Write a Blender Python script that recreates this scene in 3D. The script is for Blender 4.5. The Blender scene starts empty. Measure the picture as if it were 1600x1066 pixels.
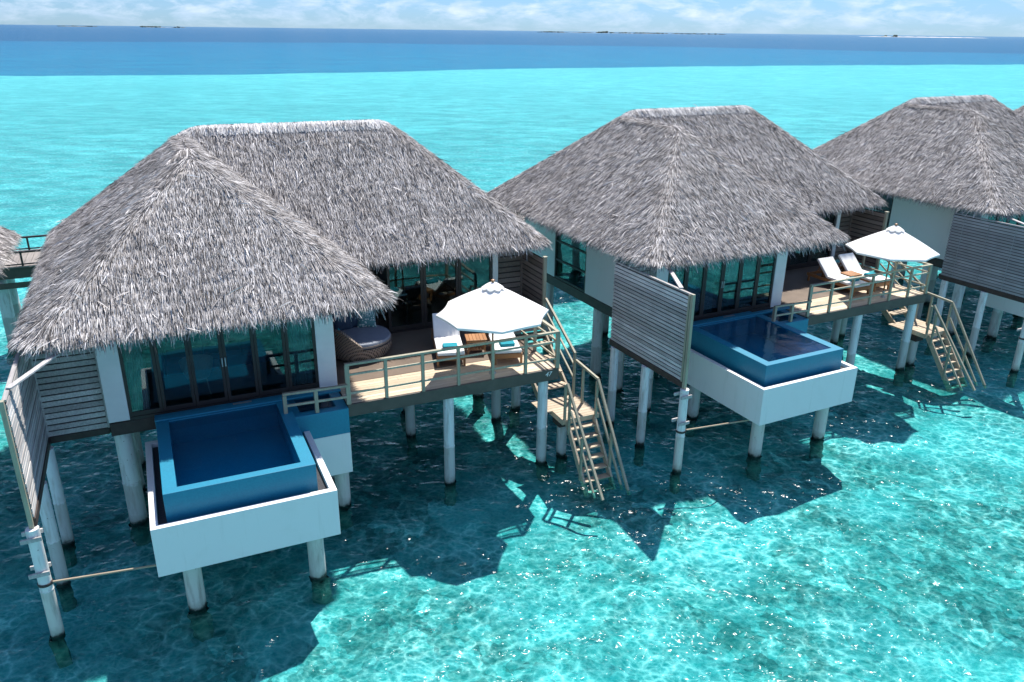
import bpy, math, random
import numpy as np
from mathutils import Vector, Matrix
random.seed(7)
RNG = np.random.default_rng(11)
S = bpy.context.scene
COL = S.collection
R = math.radians

# ------------------------------------------------------------------ camera
F_PX, PITCH, ROLL, CAM_H = 1242.34, 0.3723, 0.0122, 10.4704
cam = bpy.data.cameras.new('camera')
cam.sensor_width = 36.0
cam.lens = F_PX / 1600 * 36
cam.clip_start, cam.clip_end = 0.1, 120000
cam_o = bpy.data.objects.new('camera', cam)
COL.objects.link(cam_o)
fw = Vector((0, math.cos(PITCH), -math.sin(PITCH)))
rt = Vector((1, 0, 0))
up = rt.cross(fw)
rt2 = math.cos(ROLL) * rt + math.sin(ROLL) * up
up2 = -math.sin(ROLL) * rt + math.cos(ROLL) * up
M = Matrix((rt2, up2, -fw)).transposed().to_4x4()
M.translation = (0, 0, CAM_H)
cam_o.matrix_world = M
S.camera = cam_o

# villa frames: x, y of the deck's front left corner, yaw of the row
FRAME = {
    'a': (-3.634, 16.002, 0.4339),
    'b': (8.772, 22.324, 0.4741),
    'c': (21.401, 29.270, 0.4884),
    'z': (-3.634 - 13.95 * math.cos(.42), 16.002 - 13.95 * math.sin(.42), 0.39),
    'd': (21.401 + 14 * math.cos(.63), 29.270 + 14 * math.sin(.63), 0.50),
}

# ------------------------------------------------------------------ sun, sky, exposure
SUN_LOCAL = Vector((0.39, 0.40, 1.0)).normalized()           # towards the sun, in the first villa's axes
ya = FRAME['a'][2]
SUN = Vector((SUN_LOCAL.x * math.cos(ya) - SUN_LOCAL.y * math.sin(ya),
              SUN_LOCAL.x * math.sin(ya) + SUN_LOCAL.y * math.cos(ya), SUN_LOCAL.z))
ELEV = math.asin(SUN.z)
sd = bpy.data.lights.new('sun', 'SUN')
sd.energy = 5.0
sd.angle = R(0.8)
sd.color = (1.0, 0.96, 0.9)
so = bpy.data.objects.new('sun', sd)
so.rotation_euler = (-SUN).to_track_quat('-Z', 'Y').to_euler()
so.location = (0, 0, 60)
COL.objects.link(so)

wd = bpy.data.worlds.new('World')
S.world = wd
wd.use_nodes = True
wt = wd.node_tree
bg = wt.nodes['Background']
bg.inputs['Strength'].default_value = 0.068
sky = wt.nodes.new('ShaderNodeTexSky')
sky.sky_type = 'NISHITA'
sky.sun_disc = False
sky.sun_elevation = ELEV
sky.sun_rotation = math.atan2(SUN.x, SUN.y)
sky.air_density = 1.0
sky.dust_density = 0.15
sky.ozone_density = 1.6


def wn(t, **kw):
    n = wt.nodes.new(t)
    for k, v in kw.items():
        setattr(n, k, v)
    return n


# broken fair-weather cloud over the blue, on the sky dome itself
tc = wn('ShaderNodeTexCoord')
sep = wn('ShaderNodeSeparateXYZ')
wt.links.new(tc.outputs['Generated'], sep.inputs[0])
dv = wn('ShaderNodeMapping')
wt.links.new(tc.outputs['Generated'], dv.inputs['Vector'])
dv.inputs['Scale'].default_value = (1.0, 1.0, 3.2)
cn = wn('ShaderNodeTexNoise')
cn.inputs['Scale'].default_value = 21.0
cn.inputs['Detail'].default_value = 7
cn.inputs['Roughness'].default_value = 0.62
cn.inputs['Distortion'].default_value = 0.3
wt.links.new(dv.outputs[0], cn.inputs['Vector'])
cr = wn('ShaderNodeMapRange')
cr.inputs['From Min'].default_value = 0.43
cr.inputs['From Max'].default_value = 0.68
wt.links.new(cn.outputs['Fac'], cr.inputs['Value'])
cn2 = wn('ShaderNodeTexNoise')
cn2.inputs['Scale'].default_value = 26.0
cn2.inputs['Detail'].default_value = 5
wt.links.new(dv.outputs[0], cn2.inputs['Vector'])
cc = wn('ShaderNodeValToRGB')
cc.color_ramp.elements[0].position = 0.35
cc.color_ramp.elements[0].color = (6.6, 8.2, 10.6, 1)
cc.color_ramp.elements[1].position = 0.68
cc.color_ramp.elements[1].color = (9.0, 10.1, 11.8, 1)
wt.links.new(cn2.outputs['Fac'], cc.inputs['Fac'])
low = wn('ShaderNodeMapRange')                       # cloud thins out right at the horizon
low.inputs['From Min'].default_value = 0.0
low.inputs['From Max'].default_value = 0.02
low.inputs['To Min'].default_value = 0.25
low.inputs['To Max'].default_value = 0.85
wt.links.new(sep.outputs['Z'], low.inputs['Value'])
cm = wn('ShaderNodeMath', operation='MULTIPLY')
wt.links.new(cr.outputs[0], cm.inputs[0])
wt.links.new(low.outputs[0], cm.inputs[1])
tint = wn('ShaderNodeMix', data_type='RGBA', blend_type='MULTIPLY')
tint.inputs['Factor'].default_value = 1.0
tint.inputs['B'].default_value = (0.46, 0.76, 1.36, 1)
wt.links.new(sky.outputs[0], tint.inputs['A'])
mx = wn('ShaderNodeMix', data_type='RGBA')
wt.links.new(cm.outputs[0], mx.inputs['Factor'])
wt.links.new(tint.outputs['Result'], mx.inputs['A'])
wt.links.new(cc.outputs[0], mx.inputs['B'])
wt.links.new(mx.outputs['Result'], bg.inputs['Color'])

S.view_settings.view_transform = 'Standard'
S.view_settings.look = 'None'
S.view_settings.exposure = 0.66
S.view_settings.gamma = 1.0
S.cycles.max_bounces = 8
S.cycles.transparent_max_bounces = 16
S.cycles.sample_clamp_indirect = 6.0
S.cycles.use_denoising = True


# ------------------------------------------------------------------ materials
class NT:
    def __init__(s, name):
        s.m = bpy.data.materials.new(name)
        s.m.use_nodes = True
        s.t = s.m.node_tree
        s.t.nodes.clear()
        s.out = s.n('ShaderNodeOutputMaterial')

    def n(s, t, ins=None, **kw):
        x = s.t.nodes.new(t)
        for k, v in kw.items():
            setattr(x, k, v)
        for k, v in (ins or {}).items():
            s.put(x.inputs[k], v)
        return x

    def put(s, sock, v):
        if hasattr(v, 'is_linked'):
            s.t.links.new(v, sock)
        else:
            sock.default_value = v

    def pos(s, scale=(1, 1, 1), obj=False):
        if obj:
            c = s.n('ShaderNodeTexCoord').outputs['Object']
        else:
            c = s.n('ShaderNodeNewGeometry').outputs['Position']
        return s.n('ShaderNodeMapping', {'Vector': c, 'Scale': scale}).outputs[0]

    def noise(s, vec, scale, detail=3, rough=.55, dist=0.):
        return s.n('ShaderNodeTexNoise', {'Vector': vec, 'Scale': scale, 'Detail': detail, 'Roughness': rough,
                                          'Distortion': dist}).outputs['Fac']

    def math(s, op, a, b=0., c=None, clamp=False):
        x = s.n('ShaderNodeMath', operation=op, use_clamp=clamp)
        s.put(x.inputs[0], a)
        s.put(x.inputs[1], b)
        if c is not None:
            s.put(x.inputs[2], c)
        return x.outputs[0]

    def rng(s, v, a, b, c=0., d=1.):
        return s.n('ShaderNodeMapRange', {'Value': v, 'From Min': a, 'From Max': b, 'To Min': c, 'To Max': d}).outputs[0]

    def mix(s, f, a, b, blend='MIX'):
        x = s.n('ShaderNodeMix', data_type='RGBA', blend_type=blend)
        s.put(x.inputs['Factor'], f)
        for k, v in (('A', a), ('B', b)):
            s.put(x.inputs[k], v if hasattr(v, 'is_linked') else (*v[:3], 1))
        return x.outputs['Result']

    def ramp(s, v, stops):
        x = s.n('ShaderNodeValToRGB', {'Fac': v})
        e = x.color_ramp.elements
        while len(e) < len(stops):
            e.new(0.5)
        for i, (p, c) in enumerate(stops):
            e[i].position = p
            e[i].color = (*c, 1)
        return x.outputs['Color']

    def bump(s, h, strength=.3, dist=.02):
        return s.n('ShaderNodeBump', {'Height': h, 'Strength': strength, 'Distance': dist}).outputs['Normal']

    def bsdf(s, col, rough=.6, normal=None, **kw):
        x = s.n('ShaderNodeBsdfPrincipled')
        s.put(x.inputs['Base Color'], col if hasattr(col, 'is_linked') else (*col[:3], 1))
        s.put(x.inputs['Roughness'], rough)
        if normal is not None:
            s.put(x.inputs['Normal'], normal)
        for k, v in kw.items():
            s.put(x.inputs[k], v)
        return x.outputs[0]

    def done(s, sh):
        s.t.links.new(sh, s.out.inputs['Surface'])
        return s.m

    def island(s):
        return s.n('ShaderNodeNewGeometry').outputs['Random Per Island']


def simple(name, col, rough=.6, var=.15, scale=3., bump=.0, metallic=0.):
    t = NT(name)
    p = t.pos(obj=True)
    f = t.noise(p, scale, 5, .6)
    c = t.mix(t.rng(f, .3, .7), [x * (1 - var) for x in col], [min(1, x * (1 + var)) for x in col])
    nm = t.bump(t.noise(p, scale * 12, 3), bump, .01) if bump else None
    return t.done(t.bsdf(c, rough, nm, Metallic=metallic))


def wood(name, stops, rough=.65, axis=0, grain=1., bump=.25):
    """boards that differ from one another, with a grain along their length"""
    t = NT(name)
    sc = [26., 26., 26.]
    sc[axis] = 1.4
    p = t.pos(tuple(sc), obj=True)
    g = t.noise(p, 1.0, 5, .65, .4)
    isl = t.island()
    base = t.ramp(isl, stops)
    big = t.noise(t.pos(obj=True), 1.7, 4)
    v = t.math('MULTIPLY', t.rng(g, .25, .75, 1 - .32 * grain, 1 + .22 * grain), t.rng(big, .3, .7, .86, 1.1))
    c = t.n('ShaderNodeVectorMath', operation='SCALE')
    t.put(c.inputs[0], base)
    t.put(c.inputs['Scale'], v)
    return t.done(t.bsdf(c.outputs[0], rough, t.bump(g, bump, .006)))


MAT = {}
MAT['deck_wood'] = wood('deck_wood', [(0, (.48, .37, .25)), (.5, (.58, .46, .32)), (1, (.66, .55, .41))], .6, 0)
MAT['rail_wood'] = wood('rail_wood', [(0, (.30, .28, .20)), (1, (.42, .39, .29))], .6, 2)
MAT['stair_wood'] = wood('stair_wood', [(0, (.40, .31, .21)), (1, (.54, .44, .32))], .6, 0)
MAT['teak'] = wood('teak', [(0, (.30, .13, .045)), (1, (.42, .20, .08))], .45, 0, .8)
MAT['slat_grey'] = wood('weathered_slats', [(0, (.33, .31, .295)), (.5, (.47, .445, .43)), (1, (.60, .575, .555))], .75, 1, 1.2)
MAT['slat_brown'] = wood('brown_slats', [(0, (.15, .115, .095)), (1, (.26, .205, .175))], .7, 1, 1.1)
MAT['slat_smooth'] = wood('smooth_grey_slats', [(0, (.25, .24, .25)), (1, (.34, .33, .34))], .7, 1, .6)
MAT['beam'] = simple('dark_stained_beam', (.045, .030, .026), .6, .3, 4, .15)
MAT['fascia'] = simple('brown_fascia', (.085, .068, .055), .6, .2, 3, .15)
MAT['frame'] = simple('dark_brown_frame', (.030, .024, .021), .5, .2, 4)
t = NT('white_plaster')
g = t.n('ShaderNodeNewGeometry').outputs['Position']
run = t.noise(t.pos((7, 7, .55)), 1., 5, .65)
blot = t.noise(g, 1.8, 5, .6)
c = t.mix(t.rng(run, .56, .78, 0, .38), (.74, .745, .73), (.50, .51, .47))
c = t.mix(t.rng(blot, .55, .75, 0, .25), c, (.60, .61, .57))
MAT['plaster'] = t.done(t.bsdf(c, .7, t.bump(t.noise(g, 14, 5), .1, .01)))
MAT['column'] = simple('column_plaster', (.72, .73, .72), .65, .05, 2.5, .06)
MAT['fabric_white'] = simple('white_cushion', (.78, .77, .75), .85, .04, 6, .1)
MAT['towel'] = simple('teal_towel', (.01, .24, .30), .95, .15, 10, .4)
MAT['navy'] = simple('navy_fabric', (.028, .05, .085), .9, .2, 8, .2)
MAT['mattress'] = simple('blue_grey_cushion', (.24, .265, .31), .9, .08, 6, .1)
MAT['taupe'] = simple('taupe_piping', (.26, .22, .19), .9, .1, 6)
MAT['teal_pillow'] = simple('teal_pillow', (.02, .30, .33), .9, .1, 8, .2)
MAT['sofa'] = simple('blue_sofa_fabric', (.03, .10, .18), .9, .15, 6, .2)
MAT['white_linen'] = simple('white_linen', (.72, .72, .70), .9, .05, 4)
MAT['dark_wood'] = simple('dark_furniture_wood', (.05, .03, .022), .5, .3, 6)
MAT['steel'] = simple('dull_steel', (.42, .44, .44), .45, .15, 9, 0, .6)
MAT['rod'] = wood('tie_rod_wood', [(0, (.36, .28, .20)), (1, (.4, .32, .22))], .7, 0)
MAT['sign_white'] = simple('white_letters', (.8, .8, .78), .6, .02)
MAT['gravel'] = simple('black_pebbles', (.035, .035, .04), .7, .6, 30, .8)
MAT['floor_tile'] = simple('interior_floor', (.16, .12, .09), .4, .2, 2)
MAT['interior'] = simple('interior_wall', (.20, .19, .18), .8, .1, 2)
MAT['walk_wood'] = wood('boardwalk_wood', [(0, (.22, .19, .165)), (1, (.31, .275, .24))], .7, 1)
MAT['concrete'] = simple('grey_concrete', (.30, .31, .30), .8, .2, 3, .2)

# curtain: folded cloth
t = NT('curtain_cloth')
MAT['curtain'] = t.done(t.bsdf(t.mix(t.noise(t.pos(obj=True), 8), (.30, .36, .42), (.42, .48, .52)), .9))

# patterned pillow: pale leaves on white
t = NT('leaf_print')
vo = t.n('ShaderNodeTexVoronoi', {'Vector': t.pos(obj=True), 'Scale': 17., 'Randomness': 1.}).outputs['Distance']
nz = t.noise(t.pos(obj=True), 22, 2)
f = t.math('GREATER_THAN', t.math('ADD', vo, t.math('MULTIPLY', nz, .5)), .62)
MAT['leaf'] = t.done(t.bsdf(t.mix(f, (.62, .66, .60), (.10, .24, .24)), .9))

# wicker: crossed strands
t = NT('wicker')
p = t.pos(obj=True)
w1 = t.n('ShaderNodeTexWave', {'Vector': t.n('ShaderNodeMapping', {'Vector': p, 'Rotation': (.6, .7, .3)}).outputs[0], 'Scale': 9.,
                               'Distortion': 1.}, bands_direction='DIAGONAL').outputs['Fac']
w2 = t.n('ShaderNodeTexWave', {'Vector': t.n('ShaderNodeMapping', {'Vector': p, 'Scale': (-1, 1, 1), 'Rotation': (.6, -.7, .3)}).outputs[0], 'Scale': 9.,
                               'Distortion': 1.}, bands_direction='DIAGONAL').outputs['Fac']
h = t.math('MAXIMUM', w1, w2)
MAT['wicker'] = t.done(t.bsdf(t.ramp(h, [(.35, (.02, .016, .014)), (.75, (.27, .21, .17))]), .6, t.bump(h, .6, .02)))
MAT['pale_wicker'] = simple('pale_wicker', (.48, .42, .36), .7, .2, 20, .4)


# piles: painted concrete, stained at the joint, algae at the waterline
def pile_mat(name, a, b):
    t = NT(name)
    g = t.n('ShaderNodeNewGeometry').outputs['Position']
    z = t.n('ShaderNodeSeparateXYZ', {0: g}).outputs['Z']
    nz = t.noise(g, 5., 5, .65)
    nf = t.noise(t.pos((9, 9, 1.4)), 1., 4, .6)
    zz = t.math('ADD', z, t.math('MULTIPLY', t.math('SUBTRACT', nz, .5), .30))
    wet = t.rng(zz, .02, .10, 1, 0)
    old = t.rng(zz, .98, 1.02, 1, 0)                       # lower, older sleeve
    c = t.mix(old, a, b)
    c = t.mix(t.rng(nf, .50, .74, 0, .7), c, (.26, .24, .20))
    spots = t.rng(t.n('ShaderNodeTexVoronoi', {'Vector': g, 'Scale': 7.}).outputs['Distance'], .05, .10, .7, 0)
    c = t.mix(spots, c, (.10, .09, .07))
    c = t.mix(t.rng(zz, .10, .24, .45, 0), c, (.16, .17, .12))
    c = t.mix(wet, c, t.mix(t.rng(zz, -.28, -.06, 0, 1), t.mix(nz, (.05, .08, .06), (.30, .34, .27)), (.008, .014, .011)))
    return t.done(t.bsdf(c, .7, t.bump(nz, .15, .02)))


MAT['pile'] = pile_mat('painted_pile', (.66, .69, .69), (.48, .50, .48))
MAT['pile_rust'] = pile_mat('scuffed_pile', (.70, .70, .68), (.58, .56, .51))

# pool tile: small mosaic squares
t = NT('blue_mosaic')
p = t.pos(obj=True)
br = t.n('ShaderNodeTexVoronoi', {'Vector': p, 'Scale': 38., 'Randomness': 0.}, feature='F1', distance='CHEBYCHEV')
cellc = t.n('ShaderNodeSeparateColor', {0: br.outputs['Color']}).outputs[0]
c = t.mix(cellc, (.008, .19, .295), (.011, .22, .335))
c = t.mix(t.rng(t.noise(p, 2.2, 4), .35, .7, 0, .35), c, (.02, .16, .27))
MAT['mosaic'] = t.done(t.bsdf(c, .45))
t = NT('deep_blue_mosaic')
p = t.pos(obj=True)
br = t.n('ShaderNodeTexVoronoi', {'Vector': p, 'Scale': 38., 'Randomness': 0.}, feature='F1', distance='CHEBYCHEV')
cellc = t.n('ShaderNodeSeparateColor', {0: br.outputs['Color']}).outputs[0]
MAT['mosaic_deep'] = t.done(t.bsdf(t.mix(cellc, (.020, .22, .35), (.026, .255, .395)), .3))


t = NT('pool_water')
p = t.pos()
hh = t.noise(p, 2.4, 3, .5, .6)
nm = t.bump(hh, .3, .05)
fr = t.n('ShaderNodeFresnel', {'IOR': 1.33, 'Normal': nm}).outputs[0]
tr = t.n('ShaderNodeBsdfTransparent', {'Color': (.55, .88, .96, 1)}).outputs[0]
gl = t.n('ShaderNodeBsdfGlossy', {'Color': (1, 1, 1, 1), 'Roughness': .02, 'Normal': nm}).outputs[0]
ms = t.n('ShaderNodeMixShader', {0: fr, 1: tr, 2: gl}).outputs[0]
MAT['pool_water'] = t.done(ms)

t = NT('window_glass')
fr = t.n('ShaderNodeFresnel', {'IOR': 1.5}).outputs[0]
fr = t.math('MULTIPLY_ADD', fr, .75, .045, clamp=True)
wob = t.bump(t.noise(t.pos(), 1.3, 1), .06, .05)
tr = t.n('ShaderNodeBsdfTransparent', {'Color': (.62, .74, .74, 1)}).outputs[0]
gl = t.n('ShaderNodeBsdfGlossy', {'Color': (.62, .74, .74, 1), 'Roughness': .01, 'Normal': wob}).outputs[0]
MAT['glass'] = t.done(t.n('ShaderNodeMixShader', {0: fr, 1: tr, 2: gl}).outputs[0])

t = NT('umbrella_canvas')
df = t.bsdf(t.mix(t.noise(t.pos(obj=True), 5, 4), (.80, .79, .77), (.86, .85, .83)), .9)
tl = t.n('ShaderNodeBsdfTranslucent', {'Color': (.8, .8, .78, 1)}).outputs[0]
MAT['canvas'] = t.done(t.n('ShaderNodeMixShader', {0: .18, 1: df, 2: tl}).outputs[0])

# thatch: every leaf blade its own weathered grey
def thatch(name, stops, wx=1.):
    t = NT(name)
    isl = t.island()
    c = t.ramp(isl, stops)
    big = t.noise(t.pos(), .9, 5, .6)
    fine = t.noise(t.pos(), 3.4, 4, .6)
    v = t.math('MULTIPLY', t.rng(big, .3, .7, 1 - .22 * wx, 1 + .14 * wx), t.rng(fine, .3, .7, 1 - .18 * wx, 1 + .14 * wx))
    s = t.n('ShaderNodeVectorMath', operation='SCALE')
    brown = t.rng(t.noise(t.pos((1, 1, 2.2)), 1.1, 5, .65), .52, .70, 0, .28 * wx)
    c = t.mix(brown, c, t.mix(1., c, (.80, .70, .60), 'MULTIPLY'))
    t.put(s.inputs[0], c)
    t.put(s.inputs['Scale'], v)
    return t.done(t.bsdf(s.outputs[0], .75, **{'Specular IOR Level': .25}))


MAT['thatch'] = thatch('dry_thatch', [(0, (.05, .045, .042)), (.22, (.165, .150, .144)), (.48, (.375, .350, .336)), (1, (.80, .765, .742))])
MAT['thatch_base'] = simple('thatch_underlayer', (.085, .072, .068), .9, .3, 6, .3)
MAT['thatch_cap'] = thatch('ridge_thatch', [(0, (.40, .38, .37)), (.4, (.62, .60, .58)), (1, (.80, .78, .75))], .6)

# sea: tinted water; bright caustic lines are painted into its transparency colour
t = NT('sea_water')
g = t.n('ShaderNodeNewGeometry').outputs['Position']
warp = t.n('ShaderNodeTexNoise', {'Vector': g, 'Scale': .9, 'Detail': 3.})
wv = t.n('ShaderNodeVectorMath', operation='SCALE')
t.put(wv.inputs[0], warp.outputs['Color'])
t.put(wv.inputs['Scale'], .55)
pw = t.n('ShaderNodeVectorMath', operation='ADD')
t.put(pw.inputs[0], g)
t.put(pw.inputs[1], wv.outputs[0])
st = t.n('ShaderNodeMapping', {'Vector': pw.outputs[0], 'Rotation': (0, 0, .35), 'Scale': (.92, 1.12, 1)}).outputs[0]
n1 = t.noise(st, 2.1, 3, .55, .25)
n2 = t.noise(st, 5.2, 3, .55, .35)


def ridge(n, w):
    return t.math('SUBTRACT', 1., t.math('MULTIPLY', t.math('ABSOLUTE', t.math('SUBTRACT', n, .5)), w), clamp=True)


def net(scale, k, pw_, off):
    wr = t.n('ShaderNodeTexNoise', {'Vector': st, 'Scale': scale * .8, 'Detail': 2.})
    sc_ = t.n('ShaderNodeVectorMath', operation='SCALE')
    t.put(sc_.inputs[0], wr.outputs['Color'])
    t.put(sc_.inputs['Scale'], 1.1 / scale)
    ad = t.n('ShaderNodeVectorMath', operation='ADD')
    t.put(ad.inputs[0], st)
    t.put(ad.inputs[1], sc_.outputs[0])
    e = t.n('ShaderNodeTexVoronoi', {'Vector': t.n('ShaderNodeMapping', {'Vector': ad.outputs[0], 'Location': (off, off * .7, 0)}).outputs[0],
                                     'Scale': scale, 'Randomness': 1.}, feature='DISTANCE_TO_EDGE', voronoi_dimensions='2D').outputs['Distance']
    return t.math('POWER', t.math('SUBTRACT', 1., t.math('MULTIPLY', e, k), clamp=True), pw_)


amp = t.rng(t.noise(st, .55, 3), .38, .62, .12, 1.2)               # painted caustic lines are stronger in some patches
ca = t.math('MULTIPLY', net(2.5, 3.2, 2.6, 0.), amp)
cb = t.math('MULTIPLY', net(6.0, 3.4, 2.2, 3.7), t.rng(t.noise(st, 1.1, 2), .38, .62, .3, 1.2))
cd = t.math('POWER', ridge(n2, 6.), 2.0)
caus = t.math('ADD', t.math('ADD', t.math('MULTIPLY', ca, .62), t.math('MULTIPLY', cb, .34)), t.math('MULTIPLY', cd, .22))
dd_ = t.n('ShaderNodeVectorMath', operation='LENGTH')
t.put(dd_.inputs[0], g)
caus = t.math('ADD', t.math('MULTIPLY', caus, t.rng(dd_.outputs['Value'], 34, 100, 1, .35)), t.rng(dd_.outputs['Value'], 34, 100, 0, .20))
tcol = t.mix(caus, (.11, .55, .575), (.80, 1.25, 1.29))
w0 = t.noise(t.n('ShaderNodeMapping', {'Vector': g, 'Rotation': (0, 0, .5), 'Scale': (.55, 1.2, 1)}).outputs[0], .55, 3, .55, .4)
w1 = t.noise(st, 1.7, 2, .5, .3)
w2 = t.noise(st, 4.0, 1.5, .5, .4)
hgt = t.math('ADD', t.math('MULTIPLY_ADD', w0, .9, t.math('MULTIPLY', w1, .55)), t.math('MULTIPLY', w2, .20))
nm = t.bump(hgt, .8, .36)
fr = t.n('ShaderNodeFresnel', {'IOR': 1.33, 'Normal': nm}).outputs[0]
fr = t.math('MULTIPLY', t.math('MULTIPLY', fr, .40), t.rng(fr, .02, .22, .25, 1.))
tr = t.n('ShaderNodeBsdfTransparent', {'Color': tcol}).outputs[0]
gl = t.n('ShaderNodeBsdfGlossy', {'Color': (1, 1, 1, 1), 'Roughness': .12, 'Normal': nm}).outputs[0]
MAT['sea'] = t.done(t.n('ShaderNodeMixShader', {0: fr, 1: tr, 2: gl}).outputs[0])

# sea bed: pale sand, coral rubble
t = NT('lagoon_bed')
g = t.n('ShaderNodeNewGeometry').outputs['Position']
wn_ = t.n('ShaderNodeTexNoise', {'Vector': g, 'Scale': 2.2, 'Detail': 3.})
wv = t.n('ShaderNodeVectorMath', operation='SCALE')
t.put(wv.inputs[0], wn_.outputs['Color'])
t.put(wv.inputs['Scale'], .4)
pw = t.n('ShaderNodeVectorMath', operation='ADD')
t.put(pw.inputs[0], g)
t.put(pw.inputs[1], wv.outputs[0])
v1 = t.n('ShaderNodeTexVoronoi', {'Vector': pw.outputs[0], 'Scale': 2.6, 'Randomness': 1.})
cell = t.n('ShaderNodeSeparateColor', {0: v1.outputs['Color']}).outputs[0]
v2 = t.n('ShaderNodeTexVoronoi', {'Vector': pw.outputs[0], 'Scale': 6.5, 'Randomness': 1.})
cell2 = t.n('ShaderNodeSeparateColor', {0: v2.outputs['Color']}).outputs[1]
patch = t.noise(g, .32, 5, .6, .5)
mott = t.rng(t.noise(g, 5., 7, .75), .32, .68)
sand = t.mix(mott, (.50, .51, .49), (.84, .84, .80))
rub = t.ramp(cell, [(0, (.05, .08, .07)), (.4, (.13, .16, .13)), (.7, (.30, .33, .28)), (1, (.80, .78, .70))])
rub2 = t.ramp(cell2, [(0, (.08, .11, .10)), (.5, (.28, .30, .26)), (1, (.78, .77, .70))])
rubb = t.mix(.45, rub, rub2)
dist = t.n('ShaderNodeVectorMath', operation='LENGTH')
t.put(dist.inputs[0], g)
near = t.rng(dist.outputs['Value'], 24, 46, 1, .12)           # rubble round the villas, plain sand farther out on the flat
k = t.math('MULTIPLY', t.rng(patch, .40, .56, .08, 1.), near)
flat = t.noise(t.n('ShaderNodeMapping', {'Vector': g, 'Rotation': (0, 0, -.25), 'Scale': (.5, 1., 1)}).outputs[0], .42, 7, .72, .4)
sand = t.mix(t.math('MULTIPLY', t.rng(flat, .42, .62, .75, 0), t.rng(dist.outputs['Value'], 30, 60, .25, 1)), sand, (.26, .33, .31))
bank = t.noise(g, .022, 4, .55)
sand = t.mix(t.rng(bank, .45, .66, 0, .5), sand, (.30, .40, .38))
sand = t.mix(t.rng(dist.outputs['Value'], 90, 210, 0, .35), sand, (.84, .85, .82))
shore = t.rng(dist.outputs['Value'], 22, 42, 1, 0)
stone = t.mix(t.rng(mott, -.4, 1.4, 0, 1), (.38, .42, .40), (.64, .67, .63))
sand = t.mix(shore, sand, stone)
pale = t.rng(t.noise(g, .8, 4, .6, .2), .50, .62, 0, .9)
sand = t.mix(t.math('MULTIPLY', pale, shore), sand, (.80, .80, .74))
col = t.mix(t.math('MULTIPLY', k, .8), sand, rubb)
MAT['bed'] = t.done(t.bsdf(col, .9, t.bump(t.math('ADD', v1.outputs['Distance'], mott), .35, .08)))

t = NT('deep_bed')
g = t.n('ShaderNodeNewGeometry').outputs['Position']
ds = t.n('ShaderNodeVectorMath', operation='LENGTH')
t.put(ds.inputs[0], g)
far = t.rng(t.math('ADD', ds.outputs['Value'], t.math('MULTIPLY', t.noise(g, .004, 3), 260.)), 960, 1010)
streak = t.noise(t.n('ShaderNodeMapping', {'Vector': g, 'Scale': (.35, 1., 1)}).outputs[0], .12, 7, .7)
nearb = t.mix(t.rng(ds.outputs['Value'], 220, 700, 0, 1), (.002, .25, .40), (.004, .19, .36))
c = t.mix(far, nearb, (.025, .085, .22))
c = t.mix(t.rng(streak, .35, .65, .55, 0), c, (.004, .075, .20))
MAT['deep'] = t.done(t.bsdf(c, .9))


# ------------------------------------------------------------------ mesh helpers
class MB:
    def __init__(s):
        s.v, s.f = [], []

    def add(s, v, f):
        n = len(s.v)
        s.v += [tuple(q) for q in v]
        s.f += [tuple(i + n for i in q) for q in f]
        return s

    def box(s, x0, x1, y0, y1, z0, z1):
        v = [(x, y, z) for z in (z0, z1) for y in (y0, y1) for x in (x0, x1)]
        return s.add(v, [(0, 2, 3, 1), (4, 5, 7, 6), (0, 1, 5, 4), (2, 6, 7, 3), (0, 4, 6, 2), (1, 3, 7, 5)])

    def beam(s, p, q, w, h, upv=(0, 0, 1)):
        """bar from p to q, w wide across, h tall along upv"""
        p, q, upv = Vector(p), Vector(q), Vector(upv)
        d = (q - p).normalized()
        sd = d.cross(upv)
        if sd.length < 1e-4:
            sd = d.cross(Vector((0, 1, 0)))
        sd.normalize()
        u2 = sd.cross(d).normalized()
        a, b = sd * w / 2, u2 * h / 2
        v = []
        for c in (p, q):
            v += [c - a - b, c + a - b, c + a + b, c - a + b]
        return s.add(v, [(0, 1, 2, 3), (7, 6, 5, 4), (0, 4, 5, 1), (1, 5, 6, 2), (2, 6, 7, 3), (3, 7, 4, 0)])

    def cyl(s, p, q, r0, r1=None, n=20):
        r1 = r0 if r1 is None else r1
        p, q = Vector(p), Vector(q)
        d = (q - p).normalized()
        a = d.cross(Vector((0, 0, 1)))
        if a.length < 1e-4:
            a = Vector((1, 0, 0))
        a.normalize()
        b = d.cross(a)
        v = []
        for c, r in ((p, r0), (q, r1)):
            for i in range(n):
                t_ = 2 * math.pi * i / n
                v.append(c + a * r * math.cos(t_) + b * r * math.sin(t_))
        f = [(i, (i + 1) % n, n + (i + 1) % n, n + i) for i in range(n)]
        f += [tuple(range(n - 1, -1, -1)), tuple(range(n, 2 * n))]
        return s.add(v, f)

    def lathe(s, c, prof, n=32, sx=1., sy=1., a0=0., a1=2 * math.pi):
        full = abs(a1 - a0 - 2 * math.pi) < 1e-6
        m = n if full else n + 1
        v = []
        for r, z in prof:
            for i in range(m):
                t_ = a0 + (a1 - a0) * i / n
                v.append((c[0] + r * sx * math.cos(t_), c[1] + r * sy * math.sin(t_), c[2] + z))
        f = []
        for j in range(len(prof) - 1):
            for i in range(n):
                k = (i + 1) % m
                f.append((j * m + i, j * m + k, (j + 1) * m + k, (j + 1) * m + i))
        return s.add(v, f)

    def prism(s, pts, z0, z1):
        n = len(pts)
        v = [(x, y, z0) for x, y in pts] + [(x, y, z1) for x, y in pts]
        f = [(i, (i + 1) % n, n + (i + 1) % n, n + i) for i in range(n)]
        return s.add(v, f + [tuple(range(n - 1, -1, -1)), tuple(range(n, 2 * n))])


BASE = {}


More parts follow.
